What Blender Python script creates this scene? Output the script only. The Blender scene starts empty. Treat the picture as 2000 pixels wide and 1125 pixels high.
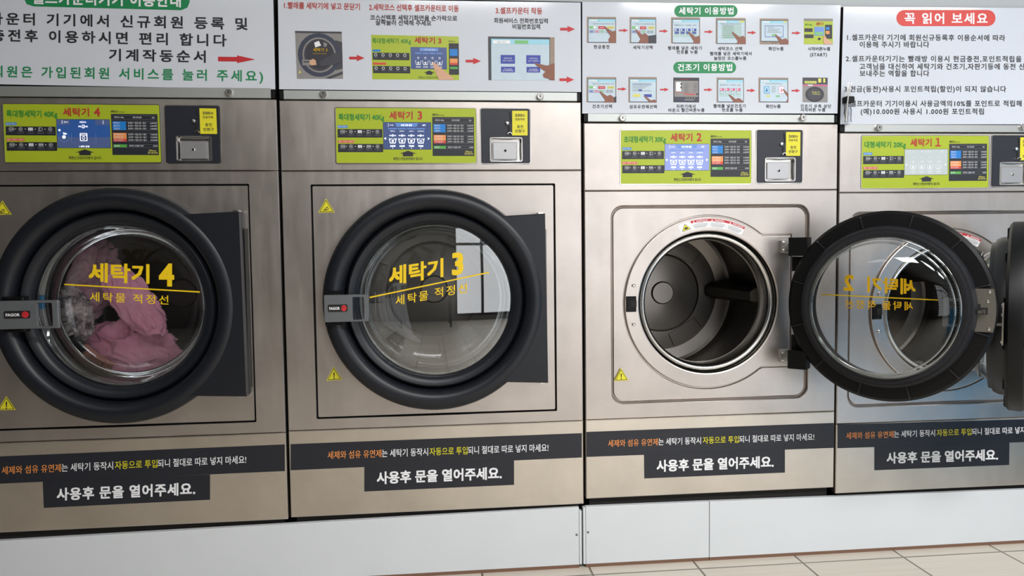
import bpy, math, random
from mathutils import Vector, noise
random.seed(7)
PI = math.pi
sc = bpy.context.scene
C = sc.collection

# ------------------------------------------------------------------ survey of the place
# The machine fronts stand on the plane y = 0, the floor is z = 0; the photograph was taken
# 2.56 m in front of them, 1.095 m above the floor.  survey() turns a reading taken off the
# photograph into a point on a plane parallel to the fronts.
DIST, HEIGHT, FPX = 2.56, 1.095, 1540.0
YAW, PITCH, ROLL = 0.10412, 0.05715, -0.01174
_fw = Vector((math.sin(YAW)*math.cos(PITCH), math.cos(YAW)*math.cos(PITCH), -math.sin(PITCH)))
_r0 = Vector((math.cos(YAW), -math.sin(YAW), 0))
_u0 = _r0.cross(_fw)
RT = _r0*math.cos(ROLL) + _u0*math.sin(ROLL)
UP = -_r0*math.sin(ROLL) + _u0*math.cos(ROLL)
CAM = Vector((0, -DIST, HEIGHT))

def ray(px, py):
    return RT*((px-1000)/FPX) - UP*((py-562.5)/FPX) + _fw

def survey(px, py, y=0.0):
    d = ray(px, py)
    return CAM + d*((DIST+y)/d.y)

def survey_plane(px, py, p, n):
    d = ray(px, py)
    return CAM + d*((p-CAM).dot(n)/d.dot(n))

# ------------------------------------------------------------------ materials
def lin(c):
    if isinstance(c, str):
        c = tuple(int(c[i:i+2], 16) for i in (0, 2, 4))
    return tuple(((v/255)/12.92 if v/255 <= .04045 else ((v/255+.055)/1.055)**2.4) for v in c)

def N(nt, kind, **kw):
    n = nt.nodes.new(kind)
    for k, v in kw.items():
        setattr(n, k, v)
    return n

def new_mat(name):
    m = bpy.data.materials.new(name); m.use_nodes = True
    nt = m.node_tree; b = nt.nodes['Principled BSDF']
    return m, nt, b

_mats = {}
def paint(name, col, rough=.5, metal=0.0, var=.04, scale=30, emit=0, spec=.5, bump=0):
    """a plain finish with a little procedural unevenness"""
    if name in _mats: return _mats[name]
    m, nt, b = new_mat(name)
    c = lin(col)
    tc = N(nt, 'ShaderNodeTexCoord'); nz = N(nt, 'ShaderNodeTexNoise')
    nz.inputs['Scale'].default_value = scale; nz.inputs['Detail'].default_value = 4
    nt.links.new(tc.outputs['Object'], nz.inputs['Vector'])
    mx = N(nt, 'ShaderNodeMix', data_type='RGBA')
    mx.inputs[6].default_value = (*[max(0, v*(1-var)) for v in c], 1)
    mx.inputs[7].default_value = (*[min(1, v*(1+var)) for v in c], 1)
    nt.links.new(nz.outputs['Fac'], mx.inputs[0])
    nt.links.new(mx.outputs[2], b.inputs['Base Color'])
    b.inputs['Roughness'].default_value = rough
    b.inputs['Metallic'].default_value = metal
    b.inputs['Specular IOR Level'].default_value = spec
    if emit:
        b.inputs['Emission Color'].default_value = (*c, 1)
        b.inputs['Emission Strength'].default_value = emit
    if bump:
        bp = N(nt, 'ShaderNodeBump'); bp.inputs['Strength'].default_value = bump; bp.inputs['Distance'].default_value = .002
        nt.links.new(nz.outputs['Fac'], bp.inputs['Height']); nt.links.new(bp.outputs[0], b.inputs['Normal'])
    _mats[name] = m
    return m

def steel(name, col, rough=.36, var=.10, stain=True, brush=(3, 3, 90)):
    """brushed stainless sheet: cloudy tone, fine horizontal brushing, faint drips"""
    m, nt, b = new_mat(name)
    c = lin(col)
    tc = N(nt, 'ShaderNodeTexCoord')
    def nz(scale, sx, sy, sz, detail=4, rough_=.55):
        mp = N(nt, 'ShaderNodeMapping'); mp.inputs['Scale'].default_value = (sx, sy, sz)
        t = N(nt, 'ShaderNodeTexNoise'); t.inputs['Scale'].default_value = scale; t.inputs['Detail'].default_value = detail
        t.inputs['Roughness'].default_value = rough_
        nt.links.new(tc.outputs['Object'], mp.inputs[0]); nt.links.new(mp.outputs[0], t.inputs['Vector'])
        return t
    cloud = nz(5, 1, 1, 1.0, 5)
    fine = nz(1, *[v*6 for v in brush], detail=3)
    drip = nz(9, 3.0, 3.0, .5, 4, .6)
    r1 = N(nt, 'ShaderNodeValToRGB')
    r1.color_ramp.elements[0].position = .3; r1.color_ramp.elements[1].position = .72
    r1.color_ramp.elements[0].color = (*[v*(1-var) for v in c], 1)
    r1.color_ramp.elements[1].color = (*[min(1, v*(1+var)) for v in c], 1)
    nt.links.new(cloud.outputs['Fac'], r1.inputs[0])
    mx = N(nt, 'ShaderNodeMix', data_type='RGBA', blend_type='MULTIPLY'); mx.inputs[0].default_value = .10
    nt.links.new(r1.outputs[0], mx.inputs[6]); nt.links.new(fine.outputs['Fac'], mx.inputs[7])
    nt.links.new(mx.outputs[2], b.inputs['Base Color'])
    b.inputs['Metallic'].default_value = 1
    mr = N(nt, 'ShaderNodeMapRange'); mr.inputs['From Min'].default_value = .3; mr.inputs['From Max'].default_value = .75
    mr.inputs['To Min'].default_value = rough-.03; mr.inputs['To Max'].default_value = rough+.05
    nt.links.new(drip.outputs['Fac'] if stain else cloud.outputs['Fac'], mr.inputs['Value'])
    nt.links.new(mr.outputs[0], b.inputs['Roughness'])
    bp = N(nt, 'ShaderNodeBump'); bp.inputs['Strength'].default_value = .12; bp.inputs['Distance'].default_value = .001
    nt.links.new(fine.outputs['Fac'], bp.inputs['Height']); nt.links.new(bp.outputs[0], b.inputs['Normal'])
    return m

def glass(name, tint, refl=.16, rough=.015):
    """thin clear glazing: mostly see-through with a mirror sheen that grows at grazing angles"""
    m = bpy.data.materials.new(name); m.use_nodes = True
    nt = m.node_tree; nt.nodes.clear()
    out = N(nt, 'ShaderNodeOutputMaterial'); tr = N(nt, 'ShaderNodeBsdfTransparent'); gl = N(nt, 'ShaderNodeBsdfGlossy')
    tr.inputs[0].default_value = (*tint, 1); gl.inputs['Roughness'].default_value = rough
    gl.inputs['Color'].default_value = (.95, .97, .98, 1)
    lw = N(nt, 'ShaderNodeLayerWeight'); lw.inputs['Blend'].default_value = .35
    tc = N(nt, 'ShaderNodeTexCoord'); nz = N(nt, 'ShaderNodeTexNoise'); nz.inputs['Scale'].default_value = 4
    nt.links.new(tc.outputs['Object'], nz.inputs['Vector'])
    mr = N(nt, 'ShaderNodeMapRange'); mr.inputs['To Min'].default_value = refl; mr.inputs['To Max'].default_value = .85
    nt.links.new(lw.outputs['Fresnel'], mr.inputs['Value'])
    mr.inputs['From Min'].default_value = .05
    ms = N(nt, 'ShaderNodeMixShader')
    nt.links.new(mr.outputs[0], ms.inputs[0]); nt.links.new(tr.outputs[0], ms.inputs[1]); nt.links.new(gl.outputs[0], ms.inputs[2])
    nt.links.new(ms.outputs[0], out.inputs[0])
    return m

def perforated(name, col):
    """stainless sheet punched with rows of small holes (u along the wall, v along the depth, metres)"""
    m, nt, b = new_mat(name)
    uv = N(nt, 'ShaderNodeUVMap')
    mp = N(nt, 'ShaderNodeVectorMath', operation='SCALE'); mp.inputs['Scale'].default_value = 1/.011
    nt.links.new(uv.outputs[0], mp.inputs[0])
    fr = N(nt, 'ShaderNodeVectorMath', operation='FRACTION'); nt.links.new(mp.outputs[0], fr.inputs[0])
    sb = N(nt, 'ShaderNodeVectorMath', operation='SUBTRACT'); sb.inputs[1].default_value = (.5, .5, 0); nt.links.new(fr.outputs[0], sb.inputs[0])
    ln = N(nt, 'ShaderNodeVectorMath', operation='LENGTH'); nt.links.new(sb.outputs[0], ln.inputs[0])
    st = N(nt, 'ShaderNodeMath', operation='LESS_THAN'); st.inputs[1].default_value = .26; nt.links.new(ln.outputs[1], st.inputs[0])
    mx = N(nt, 'ShaderNodeMix', data_type='RGBA'); c = lin(col)
    mx.inputs[6].default_value = (*c, 1); mx.inputs[7].default_value = (.004, .004, .004, 1)
    nt.links.new(st.outputs[0], mx.inputs[0]); nt.links.new(mx.outputs[2], b.inputs['Base Color'])
    b.inputs['Metallic'].default_value = 1; b.inputs['Roughness'].default_value = .42
    return m

def cloth_mat(name, c1, c2, scale, contrast=(.35, .65)):
    m, nt, b = new_mat(name)
    tc = N(nt, 'ShaderNodeTexCoord'); nz = N(nt, 'ShaderNodeTexNoise')
    nz.inputs['Scale'].default_value = scale; nz.inputs['Detail'].default_value = 6; nz.inputs['Roughness'].default_value = .65
    nt.links.new(tc.outputs['Object'], nz.inputs['Vector'])
    r = N(nt, 'ShaderNodeValToRGB')
    r.color_ramp.elements[0].position, r.color_ramp.elements[1].position = contrast
    r.color_ramp.elements[0].color = (*lin(c1), 1); r.color_ramp.elements[1].color = (*lin(c2), 1)
    nt.links.new(nz.outputs['Fac'], r.inputs[0]); nt.links.new(r.outputs[0], b.inputs['Base Color'])
    b.inputs['Roughness'].default_value = .9; b.inputs['Sheen Weight'].default_value = .25
    n2 = N(nt, 'ShaderNodeTexNoise'); n2.inputs['Scale'].default_value = 260
    nt.links.new(tc.outputs['Object'], n2.inputs['Vector'])
    bp = N(nt, 'ShaderNodeBump'); bp.inputs['Strength'].default_value = .25; bp.inputs['Distance'].default_value = .002
    nt.links.new(n2.outputs['Fac'], bp.inputs['Height']); nt.links.new(bp.outputs[0], b.inputs['Normal'])
    return m

def tile_mat(name, ox, oy, w, h):
    m, nt, b = new_mat(name)
    tc = N(nt, 'ShaderNodeTexCoord'); mp = N(nt, 'ShaderNodeMapping'); mp.inputs['Location'].default_value = (-ox, -oy, 0)
    nt.links.new(tc.outputs['Object'], mp.inputs[0])
    br = N(nt, 'ShaderNodeTexBrick'); br.offset = 0; br.squash = 1
    br.inputs['Scale'].default_value = 1; br.inputs['Brick Width'].default_value = w; br.inputs['Row Height'].default_value = h
    br.inputs['Mortar Size'].default_value = .0038; br.inputs['Mortar Smooth'].default_value = .1
    br.inputs['Color1'].default_value = (*lin('c9c0b2'), 1); br.inputs['Color2'].default_value = (*lin('cfc7ba'), 1)
    br.inputs['Mortar'].default_value = (*lin('6f675c'), 1)
    nt.links.new(mp.outputs[0], br.inputs['Vector'])
    st = N(nt, 'ShaderNodeMapping'); st.inputs['Scale'].default_value = (2, 40, 1)
    nt.links.new(tc.outputs['Object'], st.inputs[0])
    nz = N(nt, 'ShaderNodeTexNoise'); nz.inputs['Scale'].default_value = 1.5; nz.inputs['Detail'].default_value = 5
    nt.links.new(st.outputs[0], nz.inputs['Vector'])
    mr = N(nt, 'ShaderNodeMapRange'); mr.inputs['To Min'].default_value = .86; mr.inputs['To Max'].default_value = 1.1
    nt.links.new(nz.outputs['Fac'], mr.inputs['Value'])
    mx = N(nt, 'ShaderNodeVectorMath', operation='SCALE')
    nt.links.new(br.outputs['Color'], mx.inputs[0]); nt.links.new(mr.outputs[0], mx.inputs['Scale'])
    nt.links.new(mx.outputs[0], b.inputs['Base Color']); b.inputs['Roughness'].default_value = .38
    return m

STEEL = steel('brushed_stainless', 'cbc3bd')
STEEL_FLOOR_LIT = steel('floor_lit_stainless', 'ddd4c8')  # lighter copy of the stainless: light thrown up by the floor, painted in
STEEL_D = steel('drum_stainless', '8f8a85', .34, stain=False)
BRIGHT = paint('bright_steel', 'd8d6d2', .22, 1, .05)
RAIL = paint('anodised_aluminium', 'b9bcb9', .42, .75, .04)
BLACK = paint('black_plastic', '060607', .45, 0, .1, spec=.25)
GAP = paint('black_rubber', '0a0a0a', .7)
NAVY = paint('charcoal_navy_plastic', '161920', .38, 0, .06, 60, spec=.42, bump=.05)
NAVYFILM = paint('charcoal_film', '22252f', .35, 0, .04)
GREYP = paint('handle_grey', '6f7275', .38, .35, .04)
WHITE = paint('white_acrylic', 'd6dae2', .10, 0, .012, 3)
WHITEP = paint('white_print', 'f2f2f4', .4, 0, .01)
KICK = paint('white_laminate', 'd9dde0', .33, 0, .03, 8)
BROWN = paint('brown_board_edge', '7a5a48', .7)
INK = paint('black_ink', '26262b', .5, 0, .03)
RED = paint('red_ink', 'c4272f', .5, 0, .03)
REDT = paint('red_lettering', 'b83a2c', .5, 0, .03)
GREEN = paint('green_ink', '12874f', .5, 0, .03)
GREENT = paint('green_lettering', '2d8a33', .5, 0, .03)
LIME = paint('lime_film', 'abbb27', .38, 0, .03)
YELLOW = paint('yellow_film', 'e3d92e', .4, 0, .03)
GOLD = paint('yellow_lettering', 'f0ca10', .45, 0, .03)
BRIGHTY = paint('bright_yellow_lettering', 'dcd21e', .45, 0, .03)
ORANGE = paint('orange_lettering', 'e8924a', .45, 0, .03)
STRIP = paint('dark_notice_film', '1d2029', .38, 0, .05, 40)
TBLUE = paint('table_blue', '1d7fd0', .45)
TORG = paint('table_orange', 'ee9a55', .45)
TRED = paint('table_red', 'd8443c', .45)
TGRN = paint('table_green', '57ab47', .45)
TDK = paint('table_dark', '23262e', .45)
SCR = paint('lit_screen_blue', '46547c', .2, 0, .1, 6, emit=.42)
SCR_D = paint('lit_screen_deep_blue', '2c4f8c', .2, 0, .2, 8, emit=.38)
SCR_L = paint('lit_screen_light_blue', '5f80b8', .2, 0, .08, 6, emit=.45)
SCR_P = paint('lit_screen_pale', '7b88bd', .2, 0, .08, 6, emit=.55)
SCR_G = paint('faded_screen_grey', 'b4bcbc', .2, 0, .05, 6, emit=.25)
SCRW = paint('lit_screen_white', 'f4f8ff', .3, 0, .02, emit=.9)
P_BEZ = paint('print_wood_bezel', '9a8676', .5, 0, .15)
P_SCR = paint('print_pale_screen', 'c2d3de', .5, 0, .08, 40)
P_TOP = paint('print_cyan_bar', '9fd4e6', .5)
P_SKIN = paint('print_hand', '8a5644', .5, 0, .15, 120)
P_SKINL = paint('print_pale_hand', 'd8a888', .5, 0, .1, 120)
P_SLV = paint('print_sleeve', '34323a', .5)
P_GRY = paint('print_grey', '8d8a88', .5, 0, .12, 60)
P_DGRY = paint('print_dark_grey', '43434a', .5, 0, .15, 60)
P_TXT = paint('print_grey_text', '7a7d84', .5)
P_PINK = paint('print_pink', 'd65a86', .5)
P_BLUE = paint('print_blue_button', '3b49a6', .5)
P_YEL = paint('print_yellow_button', 'd9d36a', .5)
P_GRN = paint('print_green_button', '7fbf7a', .5)
P_NVY = paint('print_navy_ring', '3a3f52', .5, 0, .15)
DOORGLASS4 = glass('clear_door_glass', (.98, .985, .985), .05)
DOORGLASS = glass('door_glass', (.95, .96, .96), .19)
BOWLGLASS = glass('bowl_glass', (.985, .99, .99), .04)
CLEAR = glass('clear_acrylic', (.93, .94, .95), .10)
PERF = perforated('perforated_stainless', '6f6b67')

# ------------------------------------------------------------------ mesh helpers
class MB:
    def __init__(self): self.v, self.f, self.mi, self.uv = [], [], [], {}
    def add(self, verts, faces, mi=0):
        o = len(self.v); self.v += [Vector(p) for p in verts]
        self.f += [tuple(i+o for i in f) for f in faces]; self.mi += [mi]*len(faces)
        return o
    def box(self, x0, x1, y0, y1, z0, z1, mi=0, b=0.0, skip=()):
        """box, optionally with chamfered front (min y) edges"""
        if b:
            p = [(x0+b, y0, z0+b), (x1-b, y0, z0+b), (x1-b, y0, z1-b), (x0+b, y0, z1-b),
                 (x0, y0+b, z0), (x1, y0+b, z0), (x1, y0+b, z1), (x0, y0+b, z1),
                 (x0, y1, z0), (x1, y1, z0), (x1, y1, z1), (x0, y1, z1)]
            f = [(0, 1, 2, 3)]+[(i, i+4, (i+1) % 4+4, (i+1) % 4) for i in range(4)] + \
                [(4+i, 8+i, 8+(i+1) % 4, 4+(i+1) % 4) for i in range(4)]+[(11, 10, 9, 8)]
            self.add(p, f, mi)
        else:
            p = [(x, y, z) for x in (x0, x1) for y in (y0, y1) for z in (z0, z1)]
            f = {'l': (0, 1, 3, 2), 'r': (4, 6, 7, 5), 'f': (0, 4, 5, 1), 'k': (2, 3, 7, 6), 'b': (0, 2, 6, 4), 't': (1, 5, 7, 3)}
            self.add(p, [q for k, q in f.items() if k not in skip], mi)
    def rings(self, rings, mi=0, close=True, mats=None):
        """skin a list of equal-length point loops"""
        n = len(rings[0]); o = len(self.v)
        for r in rings: self.v += [Vector(p) for p in r]
        for k in range(len(rings)-1):
            for i in range(n if close else n-1):
                j = (i+1) % n
                self.f.append((o+k*n+i, o+k*n+j, o+(k+1)*n+j, o+(k+1)*n+i))
                self.mi.append(mats[k] if mats else mi)
        return o
    def fan(self, ring, mi=0):
        o = len(self.v); self.v += [Vector(p) for p in ring]
        self.f.append(tuple(range(o, o+len(ring)))); self.mi.append(mi)
    def lathe(self, cx, cz, prof, n=96, mi=0, mats=None, tf=None, a0=0, a1=2*PI):
        """revolve (radius, y) pairs about an axis along y"""
        full = abs(a1-a0-2*PI) < 1e-6
        m = n if full else n+1
        rs = []
        for r, y in prof:
            ring = [(cx+r*math.cos(a0+(a1-a0)*i/n), y, cz+r*math.sin(a0+(a1-a0)*i/n)) for i in range(m)]
            rs.append([tf(p) for p in ring] if tf else ring)
        self.rings(rs, mi, full, mats)
    def prism(self, pts, y0, y1, mi=0, b=0.0, tf=None):
        """outline in (x, z) carried from y0 (front) to y1, front edge chamfered by b"""
        n = len(pts)
        cx = sum(p[0] for p in pts)/n; cz = sum(p[1] for p in pts)/n
        def sh(p, d):
            l = math.hypot(p[0]-cx, p[1]-cz) or 1
            return (p[0]-(p[0]-cx)*d/l, p[1]-(p[1]-cz)*d/l)
        loops = []
        if b: loops.append([(*sh(p, b)[:1], y0, sh(p, b)[1]) for p in pts])
        loops.append([(p[0], y0+b, p[1]) for p in pts]); loops.append([(p[0], y1, p[1]) for p in pts])
        if tf: loops = [[tf(q) for q in l] for l in loops]
        self.rings(loops, mi); self.fan(loops[0], mi); self.fan(list(reversed(loops[-1])), mi)
    def tube(self, path, r, n=10, mi=0, cap=True):
        path = [Vector(p) for p in path]; rs = []
        for i, p in enumerate(path):
            d = (path[min(i+1, len(path)-1)]-path[max(i-1, 0)]).normalized()
            a = d.cross(Vector((.3, .2, 1))).normalized(); bb = d.cross(a)
            rr = r[i] if isinstance(r, (list, tuple)) else r
            rs.append([p+a*rr*math.cos(2*PI*k/n)+bb*rr*math.sin(2*PI*k/n) for k in range(n)])
        self.rings(rs, mi)
        if cap: self.fan(rs[0], mi); self.fan(list(reversed(rs[-1])), mi)
    def build(self, name, mats, parent=None, smooth=35, org=None, fixn=True):
        me = bpy.data.meshes.new(name)
        o3 = org if org is not None else (root_loc(parent) if parent else Vector((0, 0, 0)))
        me.from_pydata([p-o3 for p in self.v], [], self.f)
        for m in (mats if isinstance(mats, (list, tuple)) else [mats]): me.materials.append(m)
        me.polygons.foreach_set('material_index', self.mi)
        if self.uv:
            l = me.uv_layers.new(name='UVMap')
            for poly in me.polygons:
                for li in poly.loop_indices:
                    vi = me.loops[li].vertex_index
                    l.data[li].uv = self.uv.get(vi, (0, 0))
        if fixn:
            import bmesh
            bm = bmesh.new(); bm.from_mesh(me); bmesh.ops.recalc_face_normals(bm, faces=bm.faces); bm.to_mesh(me); bm.free()
        if smooth:
            me.polygons.foreach_set('use_smooth', [True]*len(me.polygons))
            me.set_sharp_from_angle(angle=math.radians(smooth))
        me.update()
        o = bpy.data.objects.new(name, me); C.objects.link(o)
        if parent: o.parent = parent
        elif org is not None: o.location = org
        return o

def root_loc(o):
    while o.parent: o = o.parent
    return Vector(o.location)

def thing(name, label, cat, loc, group=None):
    o = bpy.data.objects.new(name, None); C.objects.link(o)
    o.location = loc; o.empty_display_size = .1
    o['label'] = label; o['category'] = cat
    if group: o['group'] = group
    return o

def tag(o, label, cat, group=None):
    o['label'] = label; o['category'] = cat
    if group: o['group'] = group
    return o

# star-shaped sheets: outlines given as radius over angle about a centre
def rrect(x0, z0, x1, z1, r, n=6):
    pts = []
    for (cx, cz, a) in ((x1-r, z1-r, 0), (x0+r, z1-r, 90), (x0+r, z0+r, 180), (x1-r, z0+r, 270)):
        for k in range(n+1):
            t = math.radians(a+90*k/n)
            pts.append((cx+r*math.cos(t), cz+r*math.sin(t)))
    return pts

def rf_poly(poly, c):
    def f(a):
        dx, dz = math.cos(a), math.sin(a); best = 0
        for i in range(len(poly)):
            ax, az = poly[i][0]-c[0], poly[i][1]-c[1]
            bx, bz = poly[(i+1) % len(poly)][0]-c[0], poly[(i+1) % len(poly)][1]-c[1]
            ex, ez = bx-ax, bz-az
            den = dx*ez-dz*ex
            if abs(den) < 1e-12: continue
            t = (ax*ez-az*ex)/den; s = (ax*dz-az*dx)/den
            if t > 0 and -1e-6 <= s <= 1+1e-6: best = max(best, t)
        return best
    return f

def angles_for(c, polys, n=160):
    a = [2*PI*i/n for i in range(n)]
    for p in polys: a += [math.atan2(q[1]-c[1], q[0]-c[0]) % (2*PI) for q in p]
    a.sort(); out = []
    for v in a:
        if not out or v-out[-1] > 1e-4: out.append(v)
    return out

def star_ring(c, angs, rf, y, grow=0.0):
    return [(c[0]+(rf(a)+grow)*math.cos(a), y, c[1]+(rf(a)+grow)*math.sin(a)) for a in angs]

# ------------------------------------------------------------------ lettering
_tcache = {}; _curves = []
def glyphs(s, spacing=1.0):
    key = (s, round(spacing, 3))
    if key in _tcache: return _tcache[key]
    cu = bpy.data.curves.new('lettering', 'FONT'); cu.body = s; cu.size = 1; cu.resolution_u = 2; cu.space_character = spacing
    o = bpy.data.objects.new('lettering', cu)
    me = bpy.data.meshes.new_from_object(o)
    vs = [(v.co.x, v.co.y) for v in me.vertices]; fs = [tuple(p.vertices) for p in me.polygons]
    bpy.data.objects.remove(o); bpy.data.meshes.remove(me); _curves.append(cu)
    _tcache[key] = (vs, fs)
    return vs, fs

def is_hangul(s): return any(ord(ch) > 0x1100 for ch in s)

STEP = .00025
class Sheet(MB):
    """flat print: shapes are given in the sheet's own 2-D frame and laid on the surface"""
    def __init__(self, put):
        super().__init__(); self.put = put; self.mats = []
    def m(self, mat):
        if mat not in self.mats: self.mats.append(mat)
        return self.mats.index(mat)
    def poly(self, pts, mat, layer=1):
        self.add([self.put(u, v, layer) for u, v in pts], [tuple(range(len(pts)))], self.m(mat))
    def rect(self, u0, v0, u1, v1, mat, layer=1): self.poly([(u0, v0), (u1, v0), (u1, v1), (u0, v1)], mat, layer)
    def pill(self, x0, y0, x1, y1, r, mat, layer=1): self.poly(rrect(min(x0, x1), min(y0, y1), max(x0, x1), max(y0, y1), r, 8), mat, layer)
    def disc(self, cx, cy, rx, ry, mat, layer=1, n=28, a0=0, a1=360):
        self.poly([(cx+rx*math.cos(math.radians(a0+(a1-a0)*k/n)), cy+ry*math.sin(math.radians(a0+(a1-a0)*k/n))) for k in range(n+(a1-a0 < 360))], mat, layer)
    def annulus(self, cx, cy, rx, ry, w, mat, layer=1, n=28, wy=None, a0=0, a1=360):
        wy = w if wy is None else wy
        mi = self.m(mat)
        o = [(cx+rx*math.cos(math.radians(a0+(a1-a0)*k/n)), cy+ry*math.sin(math.radians(a0+(a1-a0)*k/n))) for k in range(n+1)]
        i = [(cx+(rx-w)*math.cos(math.radians(a0+(a1-a0)*k/n)), cy+(ry-wy)*math.sin(math.radians(a0+(a1-a0)*k/n))) for k in range(n+1)]
        self.add([self.put(*p, layer) for p in o+i], [(k, k+1, n+2+k, n+1+k) for k in range(n)], mi)
    def line(self, x0, y0, x1, y1, w, mat, layer=1):
        dx, dy = x1-x0, y1-y0; l = math.hypot(dx, dy) or 1; nx, ny = -dy/l*w/2, dx/l*w/2
        self.poly([(x0+nx, y0+ny), (x1+nx, y1+ny), (x1-nx, y1-ny), (x0-nx, y0-ny)], mat, layer)
    def frame(self, u0, v0, u1, v1, wu, wv, mat, layer=1):
        self.rect(u0, v0, u1, v0+wv, mat, layer); self.rect(u0, v1-wv, u1, v1, mat, layer)
        self.rect(u0, v0, u0+wu, v1, mat, layer); self.rect(u1-wu, v0, u1, v1, mat, layer)
    def arrow(self, x0, x1, yc, h, mat, layer=1, head=.4, shaft=.42, slope=0):
        xm = x1-(x1-x0)*head
        f = lambda x, y: (x, y+slope*(x-x0))
        self.poly([f(x0, yc-h*shaft/2), f(xm, yc-h*shaft/2), f(xm, yc-h/2), f(x1, yc), f(xm, yc+h/2), f(xm, yc+h*shaft/2), f(x0, yc+h*shaft/2)], mat, layer)
    def text(self, s, x0, y0, x1, y1, h, mat, bold=.0, layer=2, track=1.4, flip=False, aspect=1.0):
        """one line from (x0,y0) to (x1,y1) measured along its middle, letters h tall; aspect = width unit / height unit of the frame"""
        vs, fs = glyphs(s)
        if not vs: return
        lo, hi = (-.10, .86) if is_hangul(s) and s != '\uff11' else (0.0, .73)
        nat = (max(v[0] for v in vs)-min(v[0] for v in vs))*h/(hi-lo)/aspect
        want = math.hypot(x1-x0, (y1-y0)/aspect)
        if want > nat*1.03 and track > 1 and len(s) > 1:
            v2, _ = glyphs(s, 1.5)
            n2 = (max(v[0] for v in v2)-min(v[0] for v in v2))*h/(hi-lo)/aspect
            if n2 > nat: vs, fs = glyphs(s, min(track, 1+.5*(want-nat)/(n2-nat)))
        a, b = min(v[0] for v in vs)-bold, max(v[0] for v in vs)+bold
        if len(s) == 1 and want > nat*1.1:
            k_ = nat*1.1/want; mx_, my_ = (x0+x1)/2, (y0+y1)/2
            x0, x1, y0, y1 = mx_-(x1-x0)*k_/2, mx_+(x1-x0)*k_/2, my_-(y1-y0)*k_/2, my_+(y1-y0)*k_/2
        mi = self.m(mat)
        offs = [(0, 0)] if bold <= 0 else [(-bold, -bold), (bold, -bold), (-bold, bold), (bold, bold)]
        for k, (ox, oy) in enumerate(offs):
            out = []
            for x, y in vs:
                t = (x+ox-a)/(b-a); q = (y+oy-lo)/(hi-lo)-.5
                out.append(self.put(x0+(x1-x0)*t, y0+(y1-y0)*t-q*h, layer+k*.3))
            self.add(out, fs, mi)
    def done(self, name, parent, mats=None): return self.build(name, self.mats, parent, smooth=0, fixn=False)

def on_front(y=0.0):
    """frame of readings off the photograph, laid on the plane y"""
    return lambda px, py, l: survey(px, py, y) + Vector((0, -l*STEP, 0))

def in_quad(tl, tr, br, bl, y=0.0):
    """0..1 frame over a panel whose four corners were read off the photograph"""
    P = [survey(*q, y) for q in (tl, tr, br, bl)]
    def put(u, v, l):
        a = P[0].lerp(P[1], u); b = P[3].lerp(P[2], u)
        return a.lerp(b, v)+Vector((0, -l*STEP, 0))
    return put

# ================================================================== the setting
def struct(name, mb, mat, smooth=0):
    o = mb.build(name, mat, smooth=smooth); o['kind'] = 'structure'; return o

XL, XR, YB, ZC = -2.7, 4.3, -5.2, 2.62
def floor_pt(px, py):
    d = ray(px, py); return CAM+d*(-CAM.z/d.z)
jx = floor_pt(1357, 1100).x; jy = floor_pt(1300, 1114.7).y
b = MB(); b.box(XL, XR, YB, .95, -.06, 0); struct('floor', b, tile_mat('beige_floor_tile', jx, jy, .362, .362))
b = MB(); b.box(XL, XR, .95, 1.05, 0, ZC); struct('wall_back', b, paint('pale_grey_wall', 'b9bdbf', .6, 0, .02))
b = MB(); b.box(XL-.1, XL, YB, 1.05, 0, ZC); struct('wall_left', b, paint('grey_wall', '4a4a4b', .7, 0, .03))
b = MB(); b.box(XR, XR+.1, YB, 1.05, 0, ZC); struct('wall_right', b, paint('white_wall', 'b8b5b0', .7, 0, .02))
b = MB(); b.box(XL, XR, YB, 1.05, ZC, ZC+.08); struct('ceiling', b, paint('white_ceiling', 'd2d3d2', .8, 0, .02))
# shop front behind the photographer: a plain wall on the left, glazing on the right
WX0, WX1, WZ0, WZ1 = .55, 4.1, .12, 2.45
b = MB(); b.box(XL, WX0, YB-.1, YB, 0, ZC); b.box(WX1, XR, YB-.1, YB, 0, ZC)
b.box(WX0, WX1, YB-.1, YB, 0, WZ0); b.box(WX0, WX1, YB-.1, YB, WZ1, ZC)
struct('wall_front', b, paint('taupe_wall', '5f5b58', .7, 0, .03))
b = MB()
for x in (WX0, 1.25, 2.2, 3.15, WX1-.06): b.box(x, x+.06, YB-.09, YB-.01, WZ0, WZ1)
for z in (WZ0, 1.95, WZ1-.06): b.box(WX0, WX1, YB-.085, YB-.015, z, z+.06)
struct('window_1', b, paint('dark_window_frame', '2b2b2c', .4, .5))
# boxed-in bulkhead over the machines and the block they stand on
b = MB(); b.box(XL, XR, .012, .95, 1.874, ZC); struct('trim_1', b, paint('light_grey_bulkhead', 'b4b8ba', .5, 0, .02))
b = MB(); b.box(-1.70, 2.45, .03, .95, 0, .180); struct('trim_2', b, paint('dark_concrete', '2a2725', .9, 0, .2))

# ================================================================== washing machines
def X(*pts): return sum(survey(*p).x for p in pts)/len(pts)
def Z(*pts): return sum(survey(*p).z for p in pts)/len(pts)

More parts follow.
